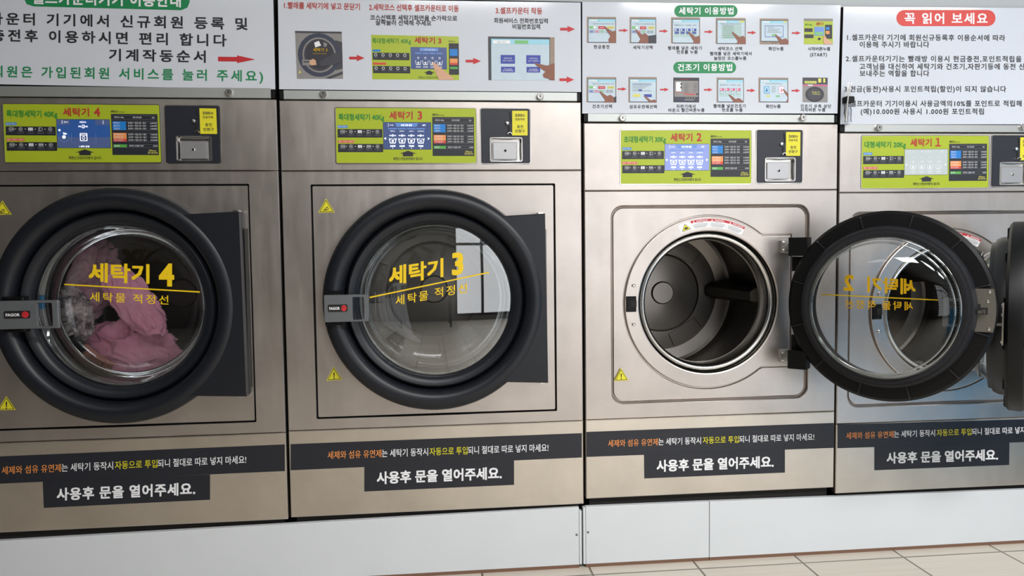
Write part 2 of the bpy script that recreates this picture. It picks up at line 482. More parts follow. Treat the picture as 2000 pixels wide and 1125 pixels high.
M = {
 4: dict(x0=X((-112, 590)), x1=X((538.7, 195), (557.2, 800), (560.4, 940)), top=Z((0, 189), (538, 195)), s1=Z((0, 333.5), (543, 334)),
         s2=Z((0, 865.6), (240, 857.3), (556, 843.2)), bot=Z((0, 1042), (240, 1031), (562, 1011.3)),
         label='stainless washing machine marked 4, leftmost, with pink laundry behind its closed round door'),
 3: dict(x0=X((545.3, 195), (561.8, 800), (566.2, 940)), x1=X((1134.7, 200), (1136, 334), (1138.7, 780), (1141, 984)), top=Z((546, 195), (1134, 200)), s1=Z((549, 333.4), (1136, 332.8)),
         s2=Z((565, 842.3), (1136, 821.5)), bot=Z((568, 1011.5), (1141, 983.5)),
         label='stainless washing machine marked 3 with its round navy door closed and drum empty'),
 2: dict(x0=X((1140, 241), (1142, 420), (1144.4, 973)), x1=X((1637, 241), (1634, 437), (1629, 953)), top=Z((1140, 241.3), (1637, 240.8)), s1=Z((1142, 373.8), (1635, 369.5)),
         s2=Z((1144, 819.5), (1630, 804.2)), bot=Z((1144, 973), (1629, 953.5)),
         label='stainless washing machine marked 2 with its door swung wide open, empty drum showing'),
 1: dict(x0=X((1641, 259), (1637, 437), (1631.5, 960)), x1=X((2068, 600)), top=Z((1641, 259.8), (2000, 260)), s1=Z((1639, 376.5), (1720, 375.5)),
         s2=Z((1634, 827), (2000, 816.8)), bot=Z((1632, 961.5), (2000, 949.5)),
         label='stainless washing machine marked 1 at the right edge, half hidden by the open doors'),
}
# door / drum centre and door radius of each
def cxz(px, py, y=0): p = survey(px, py, y); return (p.x, p.z)
M[4]['c'] = cxz(236, 597.5, -.02); M[4]['R'] = .362
M[3]['c'] = cxz(850.5, 586.5, -.04); M[3]['R'] = .353
M[2]['c'] = cxz(1385, 591); M[2]['R'] = .2925
M[1]['c'] = cxz(1851, 606); M[1]['R'] = .300
LAB = {4: ((6, 203), (310.7, 205.5), (315, 317.3), (10.6, 316.7)), 3: ((655.8, 210.7), (929, 212.2), (930, 318.3), (657.3, 318.3)),
       2: ((1212.8, 255), (1467, 254), (1467, 358.8), (1212, 358.8)), 1: ((1684, 265.5), (1931, 264.8), (1930, 366), (1682.2, 368))}
COIN = {4: ((322, 206.4), (427, 208), (431.2, 318), (326.4, 318)), 3: ((939, 212.5), (1034.9, 212.5), (1035, 319), (940, 319)),
        2: ((1478, 254), (1567.5, 254), (1566.5, 357), (1477, 357)), 1: ((1937.5, 264.8), (2024, 264.5), (2022, 363), (1935, 365))}
SIZE = {4: '특대형세탁기 40Kg', 3: '특대형세탁기 40Kg', 2: '초대형세탁기 30Kg', 1: '대형세탁기 20Kg'}
FEE = {4: ('6,000원', '6,500원', '7,000원', '7,000원', '7,500원', '8,000원'), 3: ('6,000원', '6,500원', '7,000원', '7,000원', '7,500원', '8,000원'),
       2: ('5,000원', '5,500원', '6,000원', '6,000원', '6,500원', '7,000원'), 1: ('4,000원', '4,500원', '5,000원', '5,000원', '5,500원', '6,000원')}
TUBFEE = {3: ('6000', '6500', '7000', '7000'), 2: ('5000', '5500', '6000', '6000'), 1: ('4000', '4500', '5000', '5000')}

def avg_rect(q, y=0):
    P = [survey(*p, y) for p in q]
    return (P[0].x+P[3].x)/2, (P[2].z+P[3].z)/2, (P[1].x+P[2].x)/2, (P[0].z+P[1].z)/2   # x0,z0,x1,z1

def control_label(k, root):
    x0, z0, x1, z1 = avg_rect(LAB[k])
    W, Hh = x1-x0, z1-z0; asp = W/Hh
    b = MB()
    c = ((x0+x1)/2, (z0+z1)/2)
    ro, ri = rrect(x0-.0045, z0-.0045, x1+.0035, z1+.003, .008), rrect(x0, z0, x1, z1, .004)
    an = angles_for(c, [ro, ri], 24)
    b.rings([star_ring(c, an, rf_poly(ro, c), 0), star_ring(c, an, rf_poly(ro, c), -.0012, -.001), star_ring(c, an, rf_poly(ri, c), -.0012, .0008), star_ring(c, an, rf_poly(ri, c), .0005)])
    b.build('label_bezel', BRIGHT, root)
    put = in_quad(*LAB[k], y=-.0003)
    s = Sheet(put)
    s.rect(0, 0, 1, 1, LIME, 0)
    s.rect(.01, .384, .327, .537, TDK); s.rect(.012, .653, .331, .803, TDK)
    s.rect(.011, .316, .081, .365, TBLUE); s.rect(.012, .589, .125, .633, TRED)
    s.text('동전이용시', .014, .341, .078, .341, .034, WHITEP, 0, aspect=asp, track=1)
    s.text('셀프 카운터 이용시', .016, .611, .121, .611, .034, WHITEP, 0, aspect=asp, track=1)
    for row, (ya, yb) in enumerate(((.384, .537), (.653, .803))):
        yc = ya+.045
        for i in range(5):
            xc = .042+i*.0625
            if i == 2:
                for d in (-.0105, 0, .0105): s.rect(xc+d-.004, yc-.026, xc+d+.004, yc+.026, WHITEP, 2)
            elif i == 3 and row == 1:
                s.frame(xc-.015, yc-.022, xc+.015, yc+.026, .0015, .006, WHITEP, 2); s.rect(xc-.015, yc-.006, xc+.015, yc+.004, WHITEP, 2)
            elif i == 3:
                s.frame(xc-.012, yc-.03, xc-.004, yc+.032, .0015, .005, WHITEP, 2); s.annulus(xc+.004, yc, .0105, .0105*asp, .0015, WHITEP, 2, wy=.005)
            else:
                s.annulus(xc, yc, .012, .012*asp, .0016, WHITEP, 2, wy=.0045)
                s.rect(xc-.005, yc-.006, xc+.004, yc+.006, WHITEP, 2)
                if i == 0: s.frame(xc+.012, yc-.024, xc+.020, yc+.024, .0015, .005, WHITEP, 2)
            if i < 4: s.poly([(xc+.027, yc-.009), (xc+.035, yc), (xc+.027, yc+.009)], WHITEP, 2)
            cap = (['1.세탁물 넣기'], ['2.동전을', '투입합니다'], ['3.세탁코스', '선택합니다'], ['4.문을 닫고', '버튼을 누름'], ['5.세탁이', '시작됩니다'])[i]
            for j, t in enumerate(cap): s.text(t, xc-.021, yb-.062+j*.026, xc+.021, yb-.062+j*.026, .019, P_TXT, 0, aspect=asp, track=1)
    s.text(SIZE[k], .0186 if k != 2 else .022, .166, .342, .166, .125, GREENT, .026, aspect=asp, track=1)
    s.text('세탁기', .377, .13, .545, .13, .15, REDT, .03, aspect=asp, track=1.05)
    s.text(str(k) if k > 1 else '\uff11', .575, .125, .618, .125, .15, REDT, .03, aspect=asp, track=1)
    s.poly([(.508, .775), (.569, .83), (.545, .83), (.545, .878), (.471, .878), (.471, .83), (.448, .83)], INK)
    s.text('화면(스크린)터치방식 입니다.', .403, .922, .615, .922, .058, INK, .012, aspect=asp, track=1)
    s.text('세탁코스', .684, .116, .735, .116, .045, INK, .02, aspect=asp, track=1); s.text('Course', .739, .12, .773, .12, .028, INK, 0, aspect=asp, track=1)
    s.done('control_label', root)
    # programme table
    t = Sheet(put)
    t.rect(.685, .156, .987, .871, TDK, 1)
    t.text('세탁코스 %sKg' % SIZE[k][-4:-2], .705, .215, .768, .215, .034, WHITEP, 0, 3, 1, aspect=asp)
    t.text('프로그램 설명', .825, .215, .882, .215, .034, WHITEP, 0, 3, 1, aspect=asp); t.text('요금', .95, .217, .967, .217, .034, WHITEP, 0, 3, 1, aspect=asp)
    for yy in (.18, .25, .286, .435, .486, .637, .687, .738): t.rect(.69, yy, .982, yy+.003, P_TXT, 2)
    t.rect(.693, .286, .78, .435, TBLUE, 2.5); t.rect(.694, .487, .781, .592, TORG, 2.5); t.rect(.694, .59, .781, .637, TRED, 2.5); t.rect(.694, .688, .781, .737, TGRN, 2.5)
    rows = (('헤비코스', .313), ('표준코스', .362), ('고급코스', .411), ('온수헤비코스', .513), ('온수표준코스', .561), ('온수고급코스', .61))
    for i, (nm, yy) in enumerate(rows):
        t.text(nm, .70, yy, .70+.0105*len(nm), yy, .034, WHITEP, 0, 4, 1, aspect=asp)
        t.text('본세탁 + 헹굼 %d번 + 탈수' % (2+i % 3), .793, yy, .912, yy, .034, WHITEP, 0, 4, 1, aspect=asp)
        t.text(FEE[k][i], .938, yy, .981, yy, .032, WHITEP, 0, 4, 1, aspect=asp)
    t.text('통세탁', .70, .712, .735, .712, .034, WHITEP, 0, 4, 1, aspect=asp); t.text('세탁전 드럼통 세척', .795, .712, .888, .712, .034, WHITEP, 0, 4, 1, aspect=asp)
    t.text('500원', .952, .712, .98, .712, .032, WHITEP, 0, 4, 1, aspect=asp)
    t.text('24hour', .921, .79, .973, .79, .034, P_YEL, .01, 4, 1, aspect=asp); t.text('셀프빨래방', .915, .832, .98, .832, .036, P_YEL, .01, 4, 1, aspect=asp)
    t.done('programme_table', root)
    # touch screen
    q = (.334, .259, .674, .748)
    def scr(u, v, l): return put(q[0]+(q[2]-q[0])*u, q[1]+(q[3]-q[1])*v, l)
    a = asp*(q[2]-q[0])/(q[3]-q[1])
    e = Sheet(scr)
    e.rect(-.006, -.012, 1.006, 1.012, TDK, .8)
    if k == 4:
        e.rect(0, 0, 1, 1, SCR_D, 1.5); e.rect(0, .62, 1, 1, SCR, 1.7); e.rect(0, 0, .25, .19, SCR, 2); e.rect(.73, 0, 1, .19, SCR, 2)
        e.line(.105, .03, .105, .16, .006, SCRW, 3); e.line(.88, .03, .88, .16, .006, SCRW, 3)
        e.text('15:11', .14, .09, .21, .09, .06, SCRW, 0, 3, 1, aspect=a); e.text('고급코스', .43, .09, .56, .09, .07, SCRW, .01, 3, 1, aspect=a)
        e.annulus(.5, .245, .035, .035*a, .008, SCRW, 3, wy=.02); e.text('P0', .41, .245, .455, .245, .06, SCRW, .01, 3, 1, aspect=a); e.text('40', .54, .245, .585, .245, .06, SCRW, .01, 3, 1, aspect=a)
        e.line(.485, .24, .5, .265, .008, SCRW, 3); e.line(.5, .265, .53, .215, .008, SCRW, 3)
        e.poly(rrect(.43, .48, .57, .76, .02, 5), SCRW, 3); e.poly(rrect(.445, .56, .555, .74, .015, 5), SCR, 3.5); e.rect(.445, .50, .555, .535, SCR, 3.5)
        e.annulus(.5, .65, .032, .032*a, .01, SCRW, 4, wy=.025, a0=20, a1=160); e.annulus(.5, .65, .032, .032*a, .01, SCRW, 4, wy=.025, a0=200, a1=340)
        e.annulus(.13, .62, .10, .10*a, .004, SCR_L, 3, wy=.01); e.disc(.13, .62, .034, .034*a, SCRW, 3); e.annulus(.13, .62, .022, .022*a, .006, SCR_D, 4, wy=.015)
        e.disc(.05, .38, .02, .02*a, SCRW, 3); e.poly([(.12, .46), (.19, .50), (.17, .54), (.115, .52)], SCRW, 3)
        for pts in (((.27, .48), (.27, .80)), ((.27, .80), (.36, .86)), ((.73, .48), (.73, .80)), ((.73, .80), (.65, .86))): e.line(*pts[0], *pts[1], .004, SCR_L, 3)
        e.text('1.세탁 진행', .41, .955, .60, .955, .065, SCRW, .015, 3, 1, aspect=a)
    else:
        base, top, fg = {3: (SCR, SCR_L, SCRW), 2: (SCR_P, SCR_L, SCRW), 1: (SCR_G, SCR_G, WHITEP)}[k]
        e.rect(0, 0, 1, 1, base, 1.5)
        e.poly([(.25, .02), (.735, .02), (.70, .16), (.28, .16)], top, 2); e.rect(0, .83, 1, 1, base, 2)
        e.line(.105, .03, .105, .165, .005, fg, 3); e.text('11:41', .135, .10, .21, .10, .05, fg, 0, 3, 1, aspect=a)
        e.text('프로그램 설정', .37, .10, .60, .10, .075, fg, .012, 3, 1, aspect=a); e.text('4/7', .82, .10, .89, .10, .06, fg, .01, 3, 1, aspect=a)
        for i, nm in enumerate(('헤비코스', '표준코스', '고급코스', '온수헤비코스')):
            xc = .195+i*.196
            e.rect(xc-.09, .21, xc+.09, .255, top, 2); e.text(nm, xc-.05-.012*(i == 3), .325, xc+.05+.03*(i == 3), .325, .05, fg, 0, 3, 1, aspect=a)
            e.annulus(xc, .49, .024, .024*a, .007, fg, 3, wy=.017); e.line(xc-.012, .485, xc, .505, .007, fg, 3); e.line(xc, .505, xc+.022, .46, .007, fg, 3)
            e.text('P0', xc-.068, .49, xc-.03, .49, .05, fg, .01, 3, 1, aspect=a); e.text('40', xc+.03, .49, xc+.068, .49, .05, fg, .01, 3, 1, aspect=a)
            for pp in (((xc-.075, .59), (xc-.052, .775)), ((xc+.075, .59), (xc+.052, .775))): e.line(*pp[0], *pp[1], .013, fg, 3)
            e.rect(xc-.055, .755, xc+.055, .785, fg, 3); e.rect(xc-.07, .62, xc-.045, .65, fg, 3); e.rect(xc+.045, .62, xc+.07, .65, fg, 3)
            e.annulus(xc-.03, .63, .022, .03, .008, fg, 3, wy=.016, a0=180, a1=360); e.annulus(xc+.03, .63, .022, .03, .008, fg, 3, wy=.016, a0=180, a1=360)
            if i == 3: e.text('30', xc-.028, .69, xc+.028, .69, .07, fg, .012, 3, 1, aspect=a)
            else: e.disc(xc, .69, .024, .024*a, fg, 3)
            e.text(TUBFEE[k][i], xc-.055, .88, xc+.055, .88, .07, fg, .014, 3, 1, aspect=a); e.disc(xc, .96, .009, .009*a, fg, 3, 10)
        e.poly([(.012, .60), (.055, .555), (.055, .65)], fg, 3); e.poly([(.975, .60), (.935, .555), (.935, .65)], fg, 3)
    o = e.done('touch_screen', root); o['label'] = 'lit blue touch screen' if k != 1 else 'washed-out grey touch screen'

def coin_unit(k, root, Pc):
    x0, z0, x1, z1 = avg_rect(COIN[k]); W, Hh = x1-x0, z1-z0
    ux = lambda u: x0+W*u
    vz = lambda v: z1-Hh*v
    cup = rrect(ux(.182), vz(.97), ux(.836), vz(.528), .006); c = ((ux(.182)+ux(.836))/2, (vz(.97)+vz(.528))/2)
    out = rrect(x0, z0, x1, z1, .006)
    an = angles_for(c, [cup, out], 32); ro, rc = rf_poly(out, c), rf_poly(cup, c)
    b = MB()
    b.rings([star_ring(c, an, ro, .004), star_ring(c, an, ro, -.001), star_ring(c, an, ro, -.002, -.001), star_ring(c, an, rc, -.002), star_ring(c, an, rc, .004)])
    u = b.build('coin_unit', NAVYFILM, root)
    b = MB(); b.rings([star_ring(c, an, ro, .003, .003), star_ring(c, an, ro, -.0012, .003), star_ring(c, an, ro, -.0012, .0003), star_ring(c, an, ro, .003, .0003)])
    b.build('trim_edge', BRIGHT, u)
    b = MB()
    b.rings([star_ring(c, an, rc, -.002, .002), star_ring(c, an, rc, -.004, .001), star_ring(c, an, rc, -.004, -.002), star_ring(c, an, rc, -.001, -.004), star_ring(c, an, rc, .016, -.007)])
    b.fan(star_ring(c, an, rc, .016, -.007))
    b.build('return_cup', BRIGHT, u)
    b = MB(); b.box(ux(.245), ux(.735), .004, .014, vz(.925), vz(.61), 0, .0015); b.build('cup_flap', paint('flap_steel', 'b4b4b6', .4, .8, .05), u)
    b = MB(); b.lathe(ux(.497), vz(.766), [(.0045, .0045), (.0045, .002), (.003, .0012), (.0022, .004), (.0001, .004)], 20); b.build('keyhole', BRIGHT, u)
    b = MB(); b.box(ux(.578), ux(.598), -.0035, 0, vz(.245), vz(.06), 0)
    for p in b.v: p.x += (vz(.06)-p.z)*.12
    b.box(ux(.545), ux(.585), -.0028, 0, vz(.46), vz(.31)); b.build('coin_slot', GAP, u)
    b = MB(); b.lathe(ux(.531), vz(.268), [(.0062, -.002), (.0062, -.006), (.005, -.0085), (.002, -.0095), (.0001, -.0095)], 24); b.build('return_button', BRIGHT, u)
    b = MB(); b.lathe(ux(.582), vz(.475), [(.0085, -.002), (.0085, -.009), (.0075, -.011), (.0052, -.011), (.0048, -.006), (.0048, -.002)], 24, a0=0, a1=PI); b.build('return_lever', BRIGHT, u)
    put = in_quad(*COIN[k], y=-.0022); s = Sheet(put); asp = W/Hh
    s.rect(.639, .036, .953, .4875, YELLOW, 1)
    s.text('500', .697, .118, .845, .118, .052, INK, .02, 2, 1, aspect=asp); s.text('원', .85, .122, .892, .122, .045, INK, .01, 2, 1, aspect=asp)
    s.text('전용주화', .695, .193, .893, .193, .05, INK, .01, 2, 1, aspect=asp)
    s.text('동전', .735, .327, .862, .327, .062, INK, .012, 2, 1, aspect=asp); s.text('반환구', .70, .408, .896, .408, .062, INK, .012, 2, 1, aspect=asp)
    s.done('coin_sticker', u)

def caution(root, apex, right, left, hand=False):
    s = Sheet(on_front(.0025 if hand is not None else 0))
    c = ((apex[0]+right[0]+left[0])/3, (apex[1]+right[1]+left[1])/3)
    def tri(f): return [(c[0]+(p[0]-c[0])*f, c[1]+(p[1]-c[1])*f) for p in (apex, right, left)]
    s.poly(tri(1), YELLOW, 1); s.poly(tri(.86), INK, 2); s.poly(tri(.74), YELLOW, 3)
    w = (right[0]-left[0])
    if hand:
        s.disc(c[0]+w*.03, c[1]+w*.06, w*.12, w*.08, INK, 4); s.disc(c[0]+w*.03, c[1]+w*.06, w*.085, w*.05, YELLOW, 5)
        for d in (-.10, -.03, .05): s.line(c[0]+w*d, c[1]+w*.08, c[0]+w*(d-.08), c[1]+w*.17, w*.035, INK, 5)
        s.line(c[0]+w*.10, c[1]-w*.06, c[0]-w*.02, c[1]+w*.02, w*.035, INK, 5)
    else:
        s.poly([(c[0]-w*.045, c[1]-w*.20), (c[0]+w*.045, c[1]-w*.20), (c[0]+w*.022, c[1]+w*.10), (c[0]-w*.022, c[1]+w*.10)], INK, 4)
        s.disc(c[0], c[1]+w*.17, w*.04, w*.04, INK, 4, 12)
    return s.done('caution_sticker', root)

# ---------------------------------------------------------------- doors
def place_closed(k):
    c = M[k]['c']; return lambda p: Vector((c[0]+p[0], p[1], c[1]+p[2]))
def place_open(k, hx, hy, L, th):
    c = M[k]['c']; ct, st = math.cos(th), math.sin(th)
    def tf(p):
        x, y = p[0]-L, p[1]-hy
        return Vector((hx+x*ct-y*st, hy+x*st+y*ct, c[1]+p[2]))
    return tf

def door_ring_prof(R):   # (radius, y): outer ring of the door, front and back
    return [(.80*R, .012), (.97*R, .010), (1.0*R, .002), (1.0*R, -.040), (.993*R, -.053), (.975*R, -.064), (.945*R, -.071), (.90*R, -.073), (.86*R, -.069), (.832*R, -.060), (.815*R, -.040), (.806*R, -.004)]

def make_door(k, root, tf, closed):
    R = M[k]['R']; c0 = (0, 0)
    b = MB()
    slim = [(.80*R, .012), (.97*R, .010), (1.0*R, .002), (1.0*R, -.030), (.992*R, -.037), (.96*R, -.041), (.90*R, -.043), (.84*R, -.042), (.815*R, -.036), (.806*R, -.004)]
    b.lathe(0, 0, door_ring_prof(R) if closed else slim, 120, tf=tf)
    d = b.build('door', NAVY if closed else BLACK, root, smooth=40)
    # inner cone ring that carries the glass
    b = MB()
    if not closed: pr = [(.81*R, -.006), (.802*R, -.026), (.79*R, -.034), (.775*R, -.037), (.76*R, -.035), (.742*R, -.029), (.730*R, -.018), (.724*R, 0.0)]
    else: pr = [(.81*R, -.006), (.802*R, -.030), (.79*R, -.042), (.775*R, -.046), (.735*R, -.043), (.705*R, -.034), (.692*R, -.018), (.688*R, 0.012)]
    b.lathe(0, 0, pr, 120, tf=tf)
    b.build('inner_ring', NAVY if closed else BLACK, d, smooth=40)
    if not closed:
        # ribbed back with the rubber-edged collar that seats in the machine
        b = MB()
        b.lathe(0, 0, [(.845*R, .010), (.84*R, .030), (.815*R, .046), (.79*R, .046), (.78*R, .058), (.757*R, .058), (.737*R, .056), (.726*R, .048), (.724*R, -.02)], 120, tf=tf)
        b.build('sealing_collar', paint('collar_rubber', '17181d', .45, 0, .1), d, smooth=40)
        for i in range(12):
            b = MB()
            a = 2*PI*(i+.5)/12; ca, sa = math.cos(a), math.sin(a); w = .0018
            P = []
            for r, y in ((.85*R, .010), (.85*R, .016), (.96*R, .0155), (.975*R, .0095)):
                for sgn in (-1, 1): P.append(tf((r*ca-sgn*w*sa, y, r*sa+sgn*w*ca)))
            b.add(P, [(0, 1, 3, 2), (2, 3, 5, 4), (4, 5, 7, 6), (0, 2, 4, 6), (1, 7, 5, 3)])
            b.build('rib', paint('rib_plastic', '1b1c20', .4), d)
    # glazing
    rg = (.688 if closed else .724)*R
    b = MB()
    if closed:
        b.lathe(0, 0, [(rg*(1-.04*i) if i < 25 else .0005, -.020-.014*(1-(1-.04*i)**2)) for i in range(26)], 96, tf=tf)
        b.build('glass_pane', DOORGLASS4 if k == 4 else DOORGLASS, d, smooth=60)
    b = MB()
    dep = .105 if closed else .100
    b.lathe(0, 0, [(rg, 0.0 if closed else .054), (rg*.985, .03 if closed else .060), (rg*.96, dep*.6), (rg*.92, dep*.86), (rg*.84, dep), (rg*.6, dep+.012), (rg*.3, dep+.017), (.0005, dep+.019)], 96, tf=tf)
    b.build('glass_bowl', BOWLGLASS, d, smooth=60)
    b = MB()
    def torus(r, y, w, n=10):
        return [(r+w*math.cos(2*PI*i/n), y+w*math.sin(2*PI*i/n)) for i in range(n+1)]
    rim = glass('rim_glass', (.75, .8, .8), .30, .05)
    b.lathe(0, 0, torus(rg*.985, -.012 if closed else .057, .0035), 96, tf=tf); b.lathe(0, 0, torus(rg*.93, dep*.84, .003), 96, tf=tf)
    b.build('glass_rim', rim, d, smooth=60)
    return d

def handle(k, d, tf0, R):
    """flat grey pull plate with a finger cut-out, on a black latch mount at the door's free edge"""
    hh = .042
    xs = -.965*R
    def tf(p):
        x = p[0]
        if k == 4: x = (survey(-3, 600, -.10).x-M[4]['c'][0])+(p[0]-xs)*1.24
        return tf0((x, p[1]+(.040 if k < 3 else 0), p[2]-.0155))
    b = MB(); b.box(xs, xs+.050, -.083, -.05, -.053, .053, 0, .004)
    for p in b.v: p[:] = tf(p)
    b.build('latch_mount', BLACK, d)
    x0, x1 = xs-.001, xs+.134
    b = MB()
    cx = ((x0+.083+x1-.013)/2, 0)
    ho, hi = rrect(x0, -hh, x1, hh, .003, 2), rrect(x0+.086, -hh+.006, x1-.014, hh-.008, .004, 2)
    an = angles_for(cx, [ho, hi], 20); fo, fi = rf_poly(ho, cx), rf_poly(hi, cx)
    b.rings([star_ring(cx, an, fi, -.086), star_ring(cx, an, fo, -.086), star_ring(cx, an, fo, -.098, 0), star_ring(cx, an, fo, -.100, -.002),
             star_ring(cx, an, fi, -.100, .001), star_ring(cx, an, fi, -.098), star_ring(cx, an, fi, -.086)])
    b.v = [tf(p) for p in b.v]
    b.build('latch_handle', GREYP, d)
    # maker's badge: black lozenge, white letters, red disc
    def put(u, v, l): return tf((x0+u, -.1003-l*STEP, -v))
    s = Sheet(put)
    yb = -.001
    s.pill(.011, yb-.0105, .071, yb+.0125, .004, BRIGHT, 0); s.pill(.0125, yb-.0115, .0715, yb+.0105, .004, GAP, 1)
    s.text('FAGOR', .0165, yb, .048, yb, .0085, WHITEP, .03, 2, 1)
    s.disc(.0605, yb, .0082, .0095, RED, 2); s.line(.052, yb-.002, .060, yb-.0035, .0012, GAP, 3)
    s.done('maker_badge', d)

def door_text(k, d, put, big, num, line, small, hb, hs, tracks=1.0):
    s = Sheet(put)
    s.text('세탁기', *big, hb, GOLD, .03, 1, 1.0); s.text(str(k), *num, hb*1.14, GOLD, .036, 1, 1.0)
    s.line(*line, 2.6, GOLD, 1); s.text('세탁물', *small[0], hs, GOLD, .008, 1, 1.3); s.text('적정선', *small[1], hs, GOLD, .008, 1, 1.3)
    s.done('lettering', d)

# ---------------------------------------------------------------- drum
def make_drum(k, root, y0, rl, spin):
    c = M[k]['c']; rd = rl*1.36; dep = .50
    b = MB()
    ya = .011 if k < 3 else .03
    yb_ = .040 if k < 3 else y0
    b.lathe(c[0], c[1], [(rl*1.15, ya+.012), (rl*1.118, ya+.006), (rl*1.112, ya), *[(rl*(1.053+.053*math.cos(PI*q/12)), yb_-.026*math.sin(PI*q/12)) for q in range(13)], (rl, y0+.035), (rl*1.03, y0+.055)], 120,
            mats=[1, 1]+[0]*14+[0])
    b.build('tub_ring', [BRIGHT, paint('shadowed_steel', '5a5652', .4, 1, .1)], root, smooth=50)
    b = MB()
    prof = [(rl*1.0, y0+.05), (rd*.97, y0+.06), (rd, y0+.075), (rd, y0+dep-.03), (rd*.985, y0+dep-.008), (rd*.95, y0+dep)]
    o = len(b.v)
    b.lathe(c[0], c[1], prof, 120, mats=[0, 0, 1, 0, 0])
    for i in range(len(prof)):
        for j in range(120): b.uv[o+i*120+j] = (rd*2*PI*(j if j < 119.5 else 0)/120, prof[i][1])
    rb = [(rd*.95, y0+dep), (rd*.80, y0+dep+.012), (rd*.55, y0+dep+.012), (rd*.53, y0+dep+.004), (rd*.515, y0+dep+.002), (rd*.35, y0+dep-.002), (rd*.16, y0+dep-.008), (rd*.15, y0+dep-.016), (rd*.143, y0+dep-.018), (.0005, y0+dep-.018)]
    b.lathe(c[0], c[1], rb, 120)
    dr = b.build('drum', [STEEL_D, PERF], root, smooth=14, fixn=False)
    # pressed pads on the back plate
    for i in range(3):
        b = MB()
        a0 = spin+PI/3+i*2*PI/3
        ring = [(c[0]+rd*r*math.cos(a0+a), c[1]+rd*r*math.sin(a0+a)) for a, r in ((-.38, .60), (-.32, .78), (.32, .78), (.38, .60))]
        P = [Vector((x, y0+dep+.0125, z)) for x, z in ring]; m_ = sum(P, Vector())/4
        Q = [m_.lerp(p, .95)+Vector((0, -.003, 0)) for p in P]
        b.rings([P, Q]); b.fan(Q); b.build('pressed_pad', STEEL_D, dr, smooth=5)
    # lifters
    for i in range(3):
        a = spin+i*2*PI/3; b = MB()
        ca, sa = math.cos(a), math.sin(a)
        def at(r, t, y): return (c[0]+r*ca-t*sa, y, c[1]+r*sa+t*ca)
        loops = []
        for y, hgt, w in ((y0+.085, .03, .045), (y0+.11, .075, .04), (y0+dep-.12, .085, .04), (y0+dep-.01, .10, .045)):
            hgt *= rl/.21*(.45 if k == 4 else 1)
            loops.append([at(rd*.98, -w, y), at(rd*.98-hgt*.75, -w*.72, y), at(rd*.98-hgt, -w*.4, y), at(rd*.98-hgt, w*.4, y), at(rd*.98-hgt*.75, w*.72, y), at(rd*.98, w, y)])
        b.rings(loops, close=False); b.fan(loops[0]); b.fan(loops[-1])
        b.build('lifter', paint('lifter_steel', '4a4743', .45, 1, .1), dr, smooth=20)
    return dr

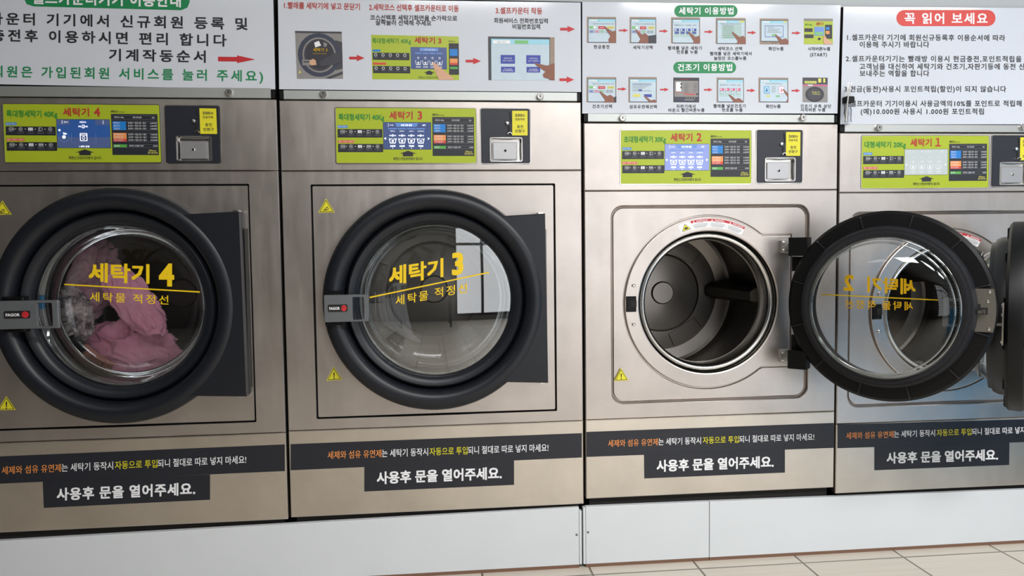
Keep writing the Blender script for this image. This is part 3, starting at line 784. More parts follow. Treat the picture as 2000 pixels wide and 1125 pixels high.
# ---------------------------------------------------------------- bodies
def body(k):
    m = M[k]; x0, x1 = m['x0'], m['x1']; c = m['c']
    root = thing('washing_machine', m['label'], 'washing machine', ((x0+x1)/2, .45, m['bot']), 'stainless washing machines in a row')
    b = MB(); b.box(x0+.004, x1-.004, .018, .93, m['bot']+.01, m['top']-.003, 0, skip=('f',))
    b.build('cabinet', paint('cabinet_dark_steel', '2c2b2a', .6, .6), root)
    # fascia with an opening for the coin unit
    cu = avg_rect(COIN[k]); hole = rrect(cu[0]-.003, cu[1]-.003, cu[2]+.003, cu[3]+.003, .008)
    cc = ((cu[0]+cu[2])/2, (cu[1]+cu[3])/2)
    fo = [(x0, m['s1']+.0012), (x1, m['s1']+.0012), (x1, m['top']), (x0, m['top'])]
    def inset(p, d): return [(x+(d if x < (x0+x1)/2 else -d), z+(d if z < (p[0][1]+p[2][1])/2 else -d)) for x, z in p]
    fi = inset(fo, .0025)
    an = angles_for(cc, [fo, fi, hole], 32)
    b = MB(); b.rings([star_ring(cc, an, rf_poly(fo, cc), .03), star_ring(cc, an, rf_poly(fo, cc), .0025), star_ring(cc, an, rf_poly(fi, cc), 0), star_ring(cc, an, rf_poly(hole, cc), 0), star_ring(cc, an, rf_poly(hole, cc), .012)])
    b.build('fascia_panel', STEEL, root, smooth=30)
    # lower panel
    b = MB(); b.box(x0, x1, 0, .03, m['bot'], m['s2']-.0012, 0, .0025); b.build('lower_panel', STEEL_FLOOR_LIT, root, smooth=30)
    b = MB(); b.box(x0+.015, x1-.015, .021, .06, .181, m['bot']+.005); b.box(x0+.03, x1-.03, .06, .9, .181, m['bot'])
    b.build('base_frame', paint('grimy_base', '1b1714', .85, 0, .4, 60), root)
    # front panel
    po = [(x0, m['s2']+.0008), (x1, m['s2']+.0008), (x1, m['s1']-.0012), (x0, m['s1']-.0012)]
    pi = inset(po, .0025)
    b = MB()
    if k in (3, 4):
        q = {4: ((-52, 360.3), (486.6, 360), (500.5, 823.5), (-38, 844)), 3: ((606.2, 360), (1084.7, 358.7), (1087, 802.5), (618.7, 818.7))}[k]
        r = avg_rect(q)
        w1 = rrect(r[0], r[1], r[2], r[3], .004, 3); w2 = rrect(r[0]+.0045, r[1]+.0045, r[2]-.0045, r[3]-.0045, .004, 3)
        hr = lambda a: m['R']*.80
        an = angles_for(c, [po, pi, w1, w2], 120)
        fo_, fi_, f1, f2 = rf_poly(po, c), rf_poly(pi, c), rf_poly(w1, c), rf_poly(w2, c)
        b.rings([star_ring(c, an, fo_, .03), star_ring(c, an, fo_, .0025), star_ring(c, an, fi_, 0), star_ring(c, an, f1, 0, .001), star_ring(c, an, f1, .001), star_ring(c, an, f1, .014),
                 star_ring(c, an, f2, .014), star_ring(c, an, f2, .0045), star_ring(c, an, f2, .003, -.0015), star_ring(c, an, hr, .003), star_ring(c, an, hr, .03)],
                mats=[0, 0, 0, 0, 1, 1, 1, 0, 0, 0])
        b.build('front_panel', [STEEL, GAP], root, smooth=30)
    else:
        if k == 2: r = avg_rect(((1194.4, 401.5), (1579.5, 400.2), (1577.5, 777), (1195, 789)))
        else: r = avg_rect(((1660, 413), (2050, 413), (2050, 782), (1656, 796)))
        w1 = rrect(r[0], r[1], r[2], r[3], .040, 8); w2 = rrect(r[0]+.007, r[1]+.007, r[2]-.007, r[3]-.007, .034, 8)
        rg = {2: .289, 1: .280}[k]; rh = {2: .240, 1: .232}[k]
        zt = .222 if k == 2 else .215; xr = .287 if k == 2 else .27
        def imp(d):
            rc = rf_poly([(c[0], c[1]-zt+d), (c[0]+xr-d, c[1]-zt+d), (c[0]+xr-d, c[1]+zt-d), (c[0], c[1]+zt-d)], c)
            def f(a):
                rr = rg-d
                if math.cos(a) > .02: return max(rr, rc(a))
                return rr
            return f
        an = angles_for(c, [po, pi, w1, w2, [(c[0]+xr, c[1]+zt), (c[0]+xr, c[1]-zt)]], 180)
        fo_, fi_, f1, f2 = rf_poly(po, c), rf_poly(pi, c), rf_poly(w1, c), rf_poly(w2, c)
        h_ = lambda a: rh
        b.rings([star_ring(c, an, fo_, .03), star_ring(c, an, fo_, .0025), star_ring(c, an, fi_, 0), star_ring(c, an, f1, 0, .003), star_ring(c, an, f1, .002, .0005), star_ring(c, an, f1, .012, -.0015), star_ring(c, an, f1, .021, -.003),
                 star_ring(c, an, f2, .019, -.0005), star_ring(c, an, f2, .0095, -.0025), star_ring(c, an, imp(-.0065), .0095), star_ring(c, an, imp(-.0045), .018), star_ring(c, an, imp(-.001), .018), star_ring(c, an, imp(.001), .0048), star_ring(c, an, imp(.003), .0038),
                 star_ring(c, an, h_, .0038, .004), star_ring(c, an, h_, .0050, .001), star_ring(c, an, h_, .0085, 0), star_ring(c, an, h_, .013, .002)])
        b.build('front_panel', STEEL, root, smooth=14)
    return root

ROOT = {}
for k in (4, 3, 2, 1):
    root = body(k); ROOT[k] = root
    control_label(k, root)
    coin_unit(k, root, None)
    make_drum(k, root, {4: .10, 3: .10, 2: .045, 1: .045}[k], {4: .262, 3: .255, 2: .213, 1: .206}[k], {4: .55, 3: -.12, 2: .03, 1: .5}[k])

# notices on the lower panels
def notice(k, strip, plate, segs, y0, y1, h, ptext, ph):
    root = ROOT[k]
    s = Sheet(on_front(-.0002)); s.poly(strip, STRIP, 1)
    xa, xb = segs[0][1], segs[-1][2]
    for t, a, b, mat in segs:
        f = lambda x: y0+(y1-y0)*(x-xa)/(xb-xa)
        s.text(t, a, f(a), b, f(b), h, mat, .008, 2, 1.1)
    s.done('notice_strip', root)
    s = Sheet(on_front(-.0008)); s.poly(plate, STRIP, 1)
    s.text('사용후 문을 열어주세요.', *ptext, ph, WHITEP, .03, 2, 1.1)
    s.done('notice_plate', root)
def segs(*x):
    return [('세제와 섬유 유연제', x[0], x[1], ORANGE), ('는 세탁기 동작시', x[1]+1, x[2]-3, WHITEP), ('자동으로 투입', x[3], x[4], BRIGHTY), ('되니 절대로 따로 넣지 마세요!', x[4]+1, x[5], WHITEP)]
notice(4, [(-104, 895.8), (556, 868), (556.5, 920), (-104, 949.3)], [(83.5, 941), (410, 927), (410, 976), (85.5, 992)], segs(3.5, 119.5, 224, 224.5, 307.5, 481), 918.7, 897.3, 16.5, (111, 965.5, 381.5, 954), 25)
notice(3, [(567.5, 867.5), (1136.5, 846), (1136.5, 893.5), (567.7, 918.5)], [(711.5, 911), (1004, 898.5), (1004, 947), (711.5, 960)], segs(640, 745, 839, 839, 913, 1071), 889, 874, 16, (736, 933.5, 980, 923.5), 24.5)
notice(2, [(1145, 843.6), (1628.5, 826), (1628.5, 874.7), (1145, 892.5)], [(1258, 888), (1533, 877), (1533, 923), (1258.5, 934.5)], segs(1187.5, 1285, 1372, 1372.5, 1443, 1590), 866, 853, 14.5, (1282.5, 910, 1511, 901.5), 23.5)
notice(1, [(1635.5, 829), (2060, 817.5), (2060, 861.5), (1635.5, 875.5)], [(1708, 873), (1971.5, 862), (1971, 908), (1708, 918.5)], segs(1652.5, 1745, 1829, 1829.5, 1897, 2040), 851, 838.5, 14, (1731.5, 894.5, 1949, 888), 22.5)
# caution triangles
caution(ROOT[4], (4.6, 391.5), (23, 419), (-14, 420), True); caution(ROOT[4], (12.5, 773.6), (31, 800.4), (-5, 801.5), False)
caution(ROOT[3], (636.7, 387.8), (653.9, 414.6), (621.5, 415.5), True); caution(ROOT[3], (651.5, 716), (668.6, 741.5), (637.2, 743.8), False)
caution(ROOT[2], (1212.8, 718.7), (1227.5, 743), (1199.5, 744.2), False)

# ---------------------------------------------------------------- closed doors 4 and 3
for k in (4, 3):
    R = M[k]['R']; tf = place_closed(k); d = make_door(k, ROOT[k], tf, True)
    # hinge plate flush with the ring on the right
    zt = {4: .286, 3: .272}[k]; xr = {4: R*1.035, 3: R*1.0}[k]
    a1 = math.asin(zt/(R*.93)) if zt < R*.93 else 1.3
    arc = [(R*.90*math.cos(a1*(1-2*i/24)), R*.90*math.sin(a1*(1-2*i/24))) for i in range(25)]
    pts = [(x, z) for x, z in arc]+[(xr+.004, -zt), (xr-.001, zt)]
    b = MB(); b.prism(pts, -.068, -.004, 0, .003, tf)
    b.build('hinge_plate', NAVY, d, smooth=30)
    for sgn in (1, -1):
        b = MB(); b.box(xr-.022, xr-.006, -.06, -.01, sgn*zt-.004, sgn*zt+.004)
        b.v = [tf(p) for p in b.v]; b.build('hinge_pin', BRIGHT, d)
    b = MB(); b.box(xr+.003, xr+.009, -.022, -.004, -zt*.93, zt*.82)
    b.v = [tf(p) for p in b.v]; b.build('hinge_strip', paint('hinge_steel', '7d7a76', .35, 1), d)
    handle(k, d, tf, R)
def pane_y(k): return on_front(-.0365)
D4 = [o for o in ROOT[4].children if o.name.startswith('door')][0]; D3 = [o for o in ROOT[3].children if o.name.startswith('door')][0]
door_text(4, D4, pane_y(4), (173, 532, 292, 535), (310, 535.5, 340.5, 536), (125.7, 555.5, 390.5, 570.3), ((175.6, 579.5, 245, 582), (260, 583, 329, 586)), 38, 19)
door_text(3, D3, pane_y(3), (759.7, 539.5, 866, 522), (880, 515, 908, 512.5), (722, 581, 955.3, 532), ((772.7, 587.5, 836, 576), (849, 572, 912.3, 562)), 37, 20)

# ---------------------------------------------------------------- open doors 2 and 1
def open_door(k, hx, hy, L, th, arms):
    R = M[k]['R']; tf = place_open(k, hx, hy, L, th); d = make_door(k, ROOT[k], tf, False); c = M[k]['c']
    for sgn in (1, -1):
        b = MB(); zc = sgn*arms
        b.box(R*.80, L+.012, -.045, .006, zc-.030, zc+.030, 0, .003)
        b.box(L-.03, L+.014, hy-.014, hy+.016, zc-.055*sgn-.026, zc-.055*sgn+.022, 0, .002)
        b.v = [tf(p) for p in b.v]; b.build('hinge_arm', BLACK, d)
        # bracket on the machine
        b = MB(); x = hx-.0215; z = c[1]+zc
        b.box(x-.015, x+.0145, -.009, .012, z-.021, z+.021, 0, .0025)
        b.box(x+.010, x+.044, -.084, .0, z-.0125, z+.0105, 0, .003)
        hb = b.build('hinge_bracket', paint('bracket_steel', 'b9b7b3', .35, .9, .05), ROOT[k])
        for zz in (-.015, .015):
            b = MB(); b.lathe(x-.006, z+zz*.85, [(.0052, -.009), (.0052, -.012), (.003, -.013), (.0018, -.0105), (.0001, -.0105)], 16); b.build('screw', BRIGHT, hb)
    # latch plate on the door's free edge, inner side
    xe = -R
    b = MB()
    pts = []
    for i in range(9):
        z = -.062+.124*i/8; pts.append((-math.sqrt(max(0, (R*.995)**2-z*z)), z))
    pts += [(xe+.062, .062), (xe+.062, -.062)]
    b.prism(pts, .0125, .0165, 0, 0, tf)
    lp = b.build('latch_plate', paint('latch_steel', '8f8b83', .38, .9, .06, 80), d)
    for xx, zz in ((.018, .053), (.056, .053), (.018, -.053), (.056, -.053), (.022, .026)):
        b = MB(); b.lathe(xe+xx, zz, [(.0045, .0165), (.004, .0195), (.0001, .0205)], 14, tf=tf); b.build('plate_screw', BRIGHT, d)
    b = MB(); b.box(xe+.022, xe+.05, .0155, .0172, -.012, .008); b.box(xe+.04, xe+.05, .0155, .0172, -.004, .018)
    b.v = [tf(p) for p in b.v]; b.build('latch_slot', GAP, d)
    b = MB(); b.box(xe+.030, xe+.046, .0165, .038, -.008, .0); b.box(xe+.026, xe+.034, .030, .038, -.008, .004)
    b.v = [tf(p) for p in b.v]; b.build('latch_hook', BRIGHT, d)
    handle(k, d, tf, R)
    return d, tf
p2 = survey(1542.5, 590)
D2, tf2 = open_door(2, p2.x, -.055, .281, math.radians(138), .185)
n2 = (tf2((0, 1, 0))-tf2((0, 0, 0))); pp2 = tf2((0, -.012, 0))
def put2(px, py, l): return survey_plane(px, py, pp2, n2)+n2*l*STEP
def film(name, col):
    m, nt, b_ = new_mat(name); c_ = lin(col)
    tr = N(nt, 'ShaderNodeBsdfTranslucent'); tr.inputs[0].default_value = (*c_, 1); b_.inputs['Base Color'].default_value = (*c_, 1)
    nz = N(nt, 'ShaderNodeTexNoise'); nz.inputs['Scale'].default_value = 20
    mr = N(nt, 'ShaderNodeMapRange'); mr.inputs['To Min'].default_value = .45; mr.inputs['To Max'].default_value = .55; nt.links.new(nz.outputs['Fac'], mr.inputs['Value'])
    ms = N(nt, 'ShaderNodeMixShader'); nt.links.new(mr.outputs[0], ms.inputs[0]); nt.links.new(b_.outputs[0], ms.inputs[1]); nt.links.new(tr.outputs[0], ms.inputs[2])
    nt.links.new(ms.outputs[0], nt.nodes['Material Output'].inputs[0]); return m
GOLD0 = GOLD; GOLD = film('yellow_vinyl_film', 'f7cf10')
s = Sheet(put2)
s.text('세탁기', 1788.6, 560.5, 1694, 555, 31, GOLD, .03, 1, 1.0); s.text('2', 1669, 552, 1646.5, 550.5, 31, GOLD, .03, 1, 1.0)
s.line(1603, 575, 1832, 586, 2.2, GOLD, 1); s.text('세탁물', 1783, 598, 1723, 596, 18, GOLD, .012, 1, 1.3); s.text('적정선', 1711, 595.5, 1652, 593.5, 18, GOLD, .012, 1, 1.3)
s.done('lettering', D2)
p1 = survey(1996, 600)
D1, tf1 = open_door(1, p1.x, -.055, .275, math.radians(50), .18)

# latch catch, rivets and multilingual warning label on the open machines
for k in (2, 1):
    c = M[k]['c']; root = ROOT[k]; rh = {2: .240, 1: .232}[k]; rg = {2: .289, 1: .280}[k]; xm = c[0]-(rh+rg)/2-.002
    b = MB(); b.box(xm-.0175, xm+.0165, -.001, .006, c[1]-.026, c[1]+.026, 0, .002); o = b.build('latch_catch', BLACK, root)
    b = MB(); b.box(xm-.003, xm+.017, -.0016, .0, c[1]-.010, c[1]+.012); b.build('catch_opening', GAP, o)
    for dz in (.062, -.068):
        b = MB(); b.lathe(xm+.008, c[1]+dz, [(.006, .003), (.0055, -.001), (.003, -.003), (.0001, -.003)], 14); b.build('rivet', BRIGHT, root)
    # curved label along the top of the opening
    ra, rb_ = rh+.012, rh+.041
    da = {2: 0, 1: 0}[k]
    def put(u, v, l):   # u 0..1 along the arc from left to right, v 0 at outer edge
        a = math.radians(112.5-u*49+da); r = rb_+(ra-rb_)*v
        return Vector((c[0]+r*math.cos(a), .0034-l*STEP, c[1]+r*math.sin(a)))
    s = Sheet(put)
    def arcrect(u0, v0, u1, v1, mat, l):
        n = 8
        s.poly([(u0+(u1-u0)*i/n, v0) for i in range(n+1)]+[(u1-(u1-u0)*i/n, v1) for i in range(n+1)], mat, l)
    arcrect(0, 0, .19, 1, WHITEP, 1); arcrect(.19, 0, 1, 1, WHITEP, 1); arcrect(.19, 0, 1, .27, RED, 2)
    s.poly([(.10, .12), (.175, .88), (.025, .88)], INK, 2); s.poly([(.10, .20), (.163, .83), (.037, .83)], YELLOW, 3)
    s.rect(.075, .60, .13, .75, INK, 4); s.poly([(.08, .62), (.09, .48), (.10, .6), (.108, .46), (.118, .6), (.128, .62)], INK, 4)
    asp = (rb_*math.radians(49))/(rb_-ra)
    for i, wd in enumerate(('ADVERTENCIA', 'WARNING', 'AVERTISSEMENT')):
        u = .19+i*.27
        if i: s.rect(u-.001, 0, u+.001, 1, P_TXT, 3)
        s.poly([(u+.045, .05), (u+.06, .22), (u+.03, .22)], WHITEP, 3)
        s.text(wd, u+.08, .14, u+.08+min(.17, .02*len(wd)), .14, .15, WHITEP, .02, 3, 1, aspect=asp)
        for j, (a, bb) in enumerate(((.08, .19), (.03, .24), (.02, .25), (.03, .25), (.02, .23), (.04, .22))):
            s.rect(u+a, .36+j*.1, u+bb, .36+j*.1+.028, P_TXT, 3)
    s.done('warning_label', root)

# ================================================================== sign boards above the machines
def sign(label, q, railq, locks, draw, ends, ztop):
    """white printed board with an aluminium rail under it, dark end caps and cam locks"""
    P = [survey(*p) for p in q]
    root = thing('sign_board', label, 'sign', ((P[2].x+P[3].x)/2, .25, (P[2].z+P[3].z)/2-.02), 'white instruction boards above the machines')
    b = MB()
    loop = [P[0], P[1], P[2], P[3]]
    F = [(p.x, -.002, p.z) for p in loop]; G = [(p.x, .5, p.z) for p in loop]
    b.rings([F, G], mats=[1]); b.fan(F, 0); b.fan(list(reversed(G)), 1)
    b.build('board', [WHITE, paint('board_edge', '3a3a3d', .5, .3)], root, smooth=0)
    x0, z0, x1, z1 = avg_rect(railq)
    b = MB(); b.box(x0, x1, -.003, .02, z0, z1, 0, .001); b.build('rail', RAIL, root)
    for a, bb in ((ends[0], x0), (x1, ends[1])):
        b = MB(); b.box(min(a, bb)+.0005, max(a, bb)-.0005, .001, .03, z0, z1, 0, .001); b.build('end_cap', BLACK, root)
    b = MB(); b.box(ends[0]+.002, ends[1]-.002, .012, .5, ztop+.001, z1+.002); b.build('rail_backing', GAP, root)
    for lx, ly in locks:
        p = survey(lx, ly); b = MB()
        b.lathe(p.x, p.z, [(.0115, -.003), (.0115, -.012), (.0095, -.0145), (.006, -.0145), (.0055, -.0135), (.0001, -.0135)], 28); o = b.build('lock', BRIGHT, root)
        b = MB(); b.box(p.x-.0012, p.x+.0012, -.0148, -.013, p.z-.0035, p.z+.0035); b.build('keyway', GAP, o)
    draw(root)
    return root
SY = -.0022

def picture(root, quad, fn):
    P = [survey(*p, SY) for p in quad]
    put0 = in_quad(*quad, y=SY)
    asp = (P[1]-P[0]).length/(P[3]-P[0]).length
    s = Sheet(lambda u, v, l: put0(min(1, max(0, u)), min(1, max(0, v)), l))
    fn(s, asp)
    return s.done('picture', root)

def pointing(s, tx, ty, l=6, skin=None, sleeve=True, sc_=1.0):
    """a printed hand coming in from the lower right, forefinger out"""
    skin = skin or P_SKIN
    f = lambda a, b_: (tx+a*sc_, ty+b_*sc_)
    s.poly([f(0, 0), f(.04, -.02), f(.26, .17), f(.38, .12), f(.50, .22), f(.58, .42), f(.50, .70), f(.33, .68), f(.20, .52), f(.17, .40), f(.20, .34)], skin, l)
    s.poly([f(.17, .40), f(.13, .48), f(.17, .60), f(.28, .68), f(.34, .60)], skin, l+.5)
    if sleeve: s.poly([f(.50, .22), f(.80, .18), f(1.1, .5), f(1.0, .95), f(.50, .70)], P_SLV, l+1)

def kiosk(kind, tx=None, ty=None, sleeve=True):
    def fn(s, asp):
        s.rect(0, 0, 1, 1, P_BEZ, 1); s.rect(.04, .07, .985, 1 if kind != 'e' else .90, P_DGRY, 1.5); s.rect(.055, .09, .97, .97 if kind != 'e' else .87, P_SCR, 2)
        s.rect(.055, .09, .97, .19, P_TOP, 3); s.rect(.09, .11, .34, .17, WHITEP, 4); s.text('셀프 카운터', .12, .14, .31, .14, .035, P_TXT, 0, 5, 1, aspect=asp)
        s.poly([(.38, .165), (.43, .12), (.42, .165)], P_GRN, 4)
        if kind in 'ab':
            s.text('이용하실 서비스를 선택하여 주세요', .2, .27, .93, .27, .05, P_TXT, 0, 4, 1, aspect=asp)
            s.rect(.08, .36, .32, .46, P_GRN, 4); s.rect(.22, .37, .31, .45, WHITEP, 5); s.rect(.39, .36, .62, .47, RED, 4); s.rect(.70, .36, .93, .46, P_YEL, 4)
            s.text('현금충전', .43, .415, .58, .415, .045, WHITEP, 0, 5, 1, aspect=asp); s.text('회원등록', .73, .41, .90, .41, .045, P_TXT, 0, 5, 1, aspect=asp)
            for i, mt in enumerate((P_BLUE, P_PINK, P_GRN, P_TXT, P_TXT)):
                u = .08+i*.18 if i < 3 else .62+(i-3)*.13+.03
                s.frame(u, .52, u+(.16 if i < 3 else .11), .62, .008, .012, mt, 4)
                s.rect(u+.03, .55, u+(.13 if i < 3 else .08), .585, mt, 4)
        elif kind == 'c' or kind == 'p':
            s.text('빨래를 넣은 ▪ 번호를 ▪ 선택', .12, .30, .86, .30, .05, P_TXT, 0, 4, 1, aspect=asp)
            mt = P_BLUE if kind == 'c' else P_PINK
            for i in range(4):
                u = .12+i*.20
                s.rect(u, .43, u+.15, .53, mt, 4); s.rect(u+.02, .45, u+.06, .51, WHITEP, 5)
                s.rect(u, .56, u+.15, .63, mt if kind == 'c' else P_SCR, 4); s.frame(u, .54, u+.15, .75, .007, .01, P_GRN, 4); s.rect(u+.02, .66, u+.12, .68, P_GRN, 5)
        elif kind == 'd':
            s.rect(.78, .10, .95, .17, P_YEL, 4); s.text('세탁코스를 선택하여 주세요', .15, .23, .85, .23, .05, P_TXT, 0, 4, 1, aspect=asp)
            for i in range(7): s.frame(.20, .28+i*.075, .84, .335+i*.075, .006, .008, P_GRN, 4); s.rect(.24, .30+i*.075, .6, .313+i*.075, P_TXT, 4)
        elif kind == 'e':
            s.rect(.82, .10, .95, .16, P_YEL, 4); s.frame(.18, .28, .82, .72, .012, .018, P_BLUE, 4)
            for i, (a, bb) in enumerate(((.28, .5), (.28, .7), (.28, .65), (.25, .75))): s.rect(a, .34+i*.06, bb, .355+i*.06, P_TXT, 4)
            s.rect(.43, .60, .56, .68, P_GRN, 5)
        elif kind == 'g':
            s.frame(.14, .25, .82, .32, .006, .008, P_BLUE, 4); s.text('섬유유연제를 선택하세요', .18, .285, .76, .285, .04, P_TXT, 0, 4, 1, aspect=asp)
            for i in range(3): s.rect(.14, .36+i*.06, .7-.1*i, .373+i*.06, P_TXT, 4)
            s.rect(.14, .535, .8, .55, P_TXT, 4); s.rect(.36, .50, .47, .56, P_BLUE, 5)
            s.rect(.16, .68, .42, .79, P_YEL, 4); s.rect(.55, .68, .82, .79, P_BLUE, 4)
        elif kind == 'h':
            s.text('사용하실 방법을 선택하세요', .22, .25, .78, .25, .045, P_TXT, 0, 4, 1, aspect=asp)
            s.rect(.18, .36, .36, .64, P_TOP, 4); s.frame(.18, .36, .36, .64, .008, .012, P_BLUE, 5); s.rect(.68, .36, .86, .64, WHITEP, 4); s.frame(.68, .36, .86, .64, .008, .012, P_PINK, 5)
            s.poly([(.27, .58), (.32, .52), (.285, .52), (.285, .44), (.255, .44), (.255, .52), (.22, .52)], P_BLUE, 5); s.poly([(.77, .58), (.82, .52), (.785, .52), (.785, .44), (.755, .44), (.755, .52), (.72, .52)], P_PINK, 5)
            for i in range(4): s.rect(.44, .36+i*.07, .58, .375+i*.07, P_TXT, 4)
            s.rect(.25, .72, .39, .78, P_YEL, 4); s.rect(.58, .72, .71, .78, P_GRN, 4)
        if kind == 'e': s.text('셀프카운터', .40, .945, .60, .945, .035, INK, 0, 4, 1, aspect=asp)
        if tx is not None: pointing(s, tx, ty, sleeve=sleeve)
    return fn

def mini_label(num, finger):
    def fn(s, asp):
        s.rect(0, 0, 1, 1, LIME, 1)
        s.text('특대형세탁기 40Kg', .01, .135, .45, .125, .13, GREENT, .012, 3, 1, aspect=asp); s.text('세탁기 3', .49, .10, .80, .105, .15, REDT, .03, 3, 1, aspect=asp)
        s.text('세탁코스', .88, .115, .96, .115, .04, INK, 0, 3, 1, aspect=asp)
        s.rect(.01, .33, .10, .375, TBLUE, 3); s.rect(.01, .40, .43, .56, TDK, 3); s.rect(.01, .625, .16, .67, TRED, 3); s.rect(.01, .70, .435, .86, TDK, 3)
        for y in (.45, .75):
            for i in range(5): s.annulus(.045+.083*i, y, .017, .017*asp, .004, WHITEP, 4, wy=.011); s.rect(.02+.083*i, y+.055, .07+.083*i, y+.062, P_TXT, 4)
        s.rect(.445, .26, .86, .76, SCR, 3); s.rect(.55, .28, .76, .35, SCR_L, 4); s.text('프로그램 설정', .60, .315, .72, .315, .04, WHITEP, 0, 5, 1, aspect=asp)
        for i in range(4):
            x = .53+i*.082
            s.rect(x-.035, .385, x+.035, .41, SCR_L, 4); s.annulus(x, .505, .012, .012*asp, .004, WHITEP, 4, wy=.01)
            s.line(x-.032, .56, x-.024, .66, .006, WHITEP, 4); s.line(x+.032, .56, x+.024, .66, .006, WHITEP, 4); s.rect(x-.025, .645, x+.025, .665, WHITEP, 4); s.disc(x, .615, .012, .012*asp, WHITEP, 4)
            s.text(('6000', '6500', '7000', '7000')[i], x-.028, .71, x+.028, .71, .04, WHITEP, .01, 4, 1, aspect=asp)
        s.poly([(.655, .79), (.72, .845), (.69, .845), (.69, .885), (.62, .885), (.62, .845), (.59, .845)], INK, 3)
        s.text('화면(스크린)터치방식 입니다', .53, .95, .86, .95, .06, INK, 0, 3, 1, aspect=asp)
        s.rect(.885, .16, 1, .88, TDK, 3); s.rect(.895, .29, .985, .45, TBLUE, 4); s.rect(.895, .51, .985, .61, TORG, 4); s.rect(.895, .61, .985, .655, TRED, 4); s.rect(.895, .70, .985, .75, TGRN, 4)
        s.poly([(.69, .585), (.71, .60), (.82, .78), (.94, .97), (.93, 1), (.77, 1), (.72, .80)], P_SKINL, 6)
    return fn

def door_photo(s, asp):
    s.rect(0, 0, 1, 1, P_GRY, 1); s.rect(0, 0, 1, .04, P_DGRY, 2)
    s.poly([(.85, .18), (1, .22), (1, .78), (.85, .82)], P_DGRY, 2)
    s.disc(.50, .50, .46, .46, P_NVY, 3); s.disc(.50, .50, .38, .385, P_DGRY, 4); s.annulus(.50, .50, .36, .37, .03, P_GRY, 5); s.disc(.51, .49, .30, .31, P_SLV, 5)
    s.poly([(.40, .24), (.50, .2), (.55, .3), (.42, .34)], WHITEP, 6); s.poly([(.60, .22), (.68, .26), (.66, .33), (.6, .32)], P_GRY, 6)
    s.text('세탁기 3', .37, .39, .68, .39, .08, GOLD, .02, 7, 1, aspect=asp); s.line(.36, .47, .66, .47, .008, GOLD, 7)
    s.rect(.13, .60, .31, .72, P_GRY, 7); s.rect(.16, .63, .28, .66, P_DGRY, 8)
    s.poly([(.29, .62), (.36, .58), (.44, .62), (.44, .71), (.32, .72), (.29, .68)], P_SKINL, 8)
    s.poly([(.42, .60), (.55, .62), (.80, .48), (1, .38), (1, .62), (.85, .70), (.60, .73), (.44, .74)], P_DGRY, 9); s.poly([(.42, .60), (.50, .61), (.52, .73), (.44, .74)], P_SLV, 10)
    s.poly([(.07, .82), (.10, .88), (.04, .88)], P_YEL, 4); s.poly([(.62, .98), (1, .84), (1, .90), (.72, 1)], P_DGRY, 4)

def counter_photo(s, asp):
    s.rect(0, 0, 1, 1, P_BEZ, 1); s.rect(0, 0, .93, 1, P_DGRY, 1.5); s.rect(.045, .05, .92, 1, P_SCR, 2); s.rect(.045, .05, .92, .17, P_TOP, 3)
    s.rect(.07, .085, .33, .16, WHITEP, 4); s.rect(.40, .08, .60, .16, P_GRN, 4); s.text('이용 안내', .13, .125, .26, .125, .04, P_TXT, 0, 5, 1, aspect=asp)
    for (u0, v0, u1, v1, t1, t2) in ((.185, .42, .40, .62, '회원용 충전', '서비스 이용하기'), (.57, .42, .785, .62, '비회원 현금', '신규 가입하기'), (.19, .69, .40, .82, 'Use service', 'by membership'), (.575, .69, .78, .82, 'Use membership', 'as new customer')):
        s.rect(u0, v0, u1, v1, P_BLUE, 4); w = u1-u0
        s.text(t1, u0+.22*w, v0+.38*(v1-v0), u1-.22*w, v0+.38*(v1-v0), .035, WHITEP, 0, 5, 1, aspect=asp); s.text(t2, u0+.12*w, v0+.66*(v1-v0), u1-.12*w, v0+.66*(v1-v0), .035, WHITEP, 0, 5, 1, aspect=asp)
    s.poly([(.69, .60), (.74, .61), (.88, .66), (1, .60), (1, 1), (.93, .98), (.83, .93), (.82, .86), (.86, .80), (.72, .66)], P_SKIN, 6)

def vending_photo(s, asp):
    s.rect(0, 0, 1, 1, P_SLV, 1); s.text('자판기에서', .28, .07, .62, .07, .05, RED, 0, 3, 1, aspect=asp); s.rect(.04, .13, .96, .78, P_GRY, 2)
    s.poly(rrect(.10, .18, .30, .56, .03, 4), WHITEP, 3); s.rect(.27, .22, .33, .30, P_DGRY, 4); s.rect(.27, .36, .33, .44, P_DGRY, 4)
    for i in range(5): s.rect(.42, .24+i*.085, .58, .255+i*.085, P_DGRY, 4); s.rect(.78, .22+i*.085, .92, .235+i*.085, P_DGRY, 4)
    s.line(.06, .60, .8, .65, .012, TRED, 4); s.rect(.40, .67, .86, .70, TRED, 4); s.rect(.88, .64, .95, .70, INK, 4)
    s.rect(.04, .80, .96, .96, P_NVY, 3); s.rect(.42, .88, .80, .92, P_GRY, 4)
    for i in range(4): s.rect(.5+i*.1, .815, .54+i*.1, .835, P_YEL, 4)

def dryer_photo(s, asp):
    s.rect(0, 0, 1, 1, P_GRY, 1); s.rect(0, 0, 1, .27, P_DGRY, 2); s.rect(.08, .14, .55, .24, P_YEL, 3); s.text('건조기 2', .12, .19, .5, .19, .07, GREENT, .01, 4, 1, aspect=asp)
    s.rect(.62, .03, .74, .2, P_YEL, 3); s.rect(.82, .03, .9, .2, P_YEL, 3); s.rect(0, .29, 1, .34, P_PINK, 3); s.rect(.2, .29, .4, .33, WHITEP, 4)
    s.disc(.48, .68, .37, .31, P_SLV, 3); s.disc(.48, .68, .28, .24, P_DGRY, 4); s.text('건조기', .36, .60, .66, .61, .1, P_YEL, .01, 5, 1, aspect=asp); s.line(.4, .68, .7, .69, .012, P_YEL, 5)

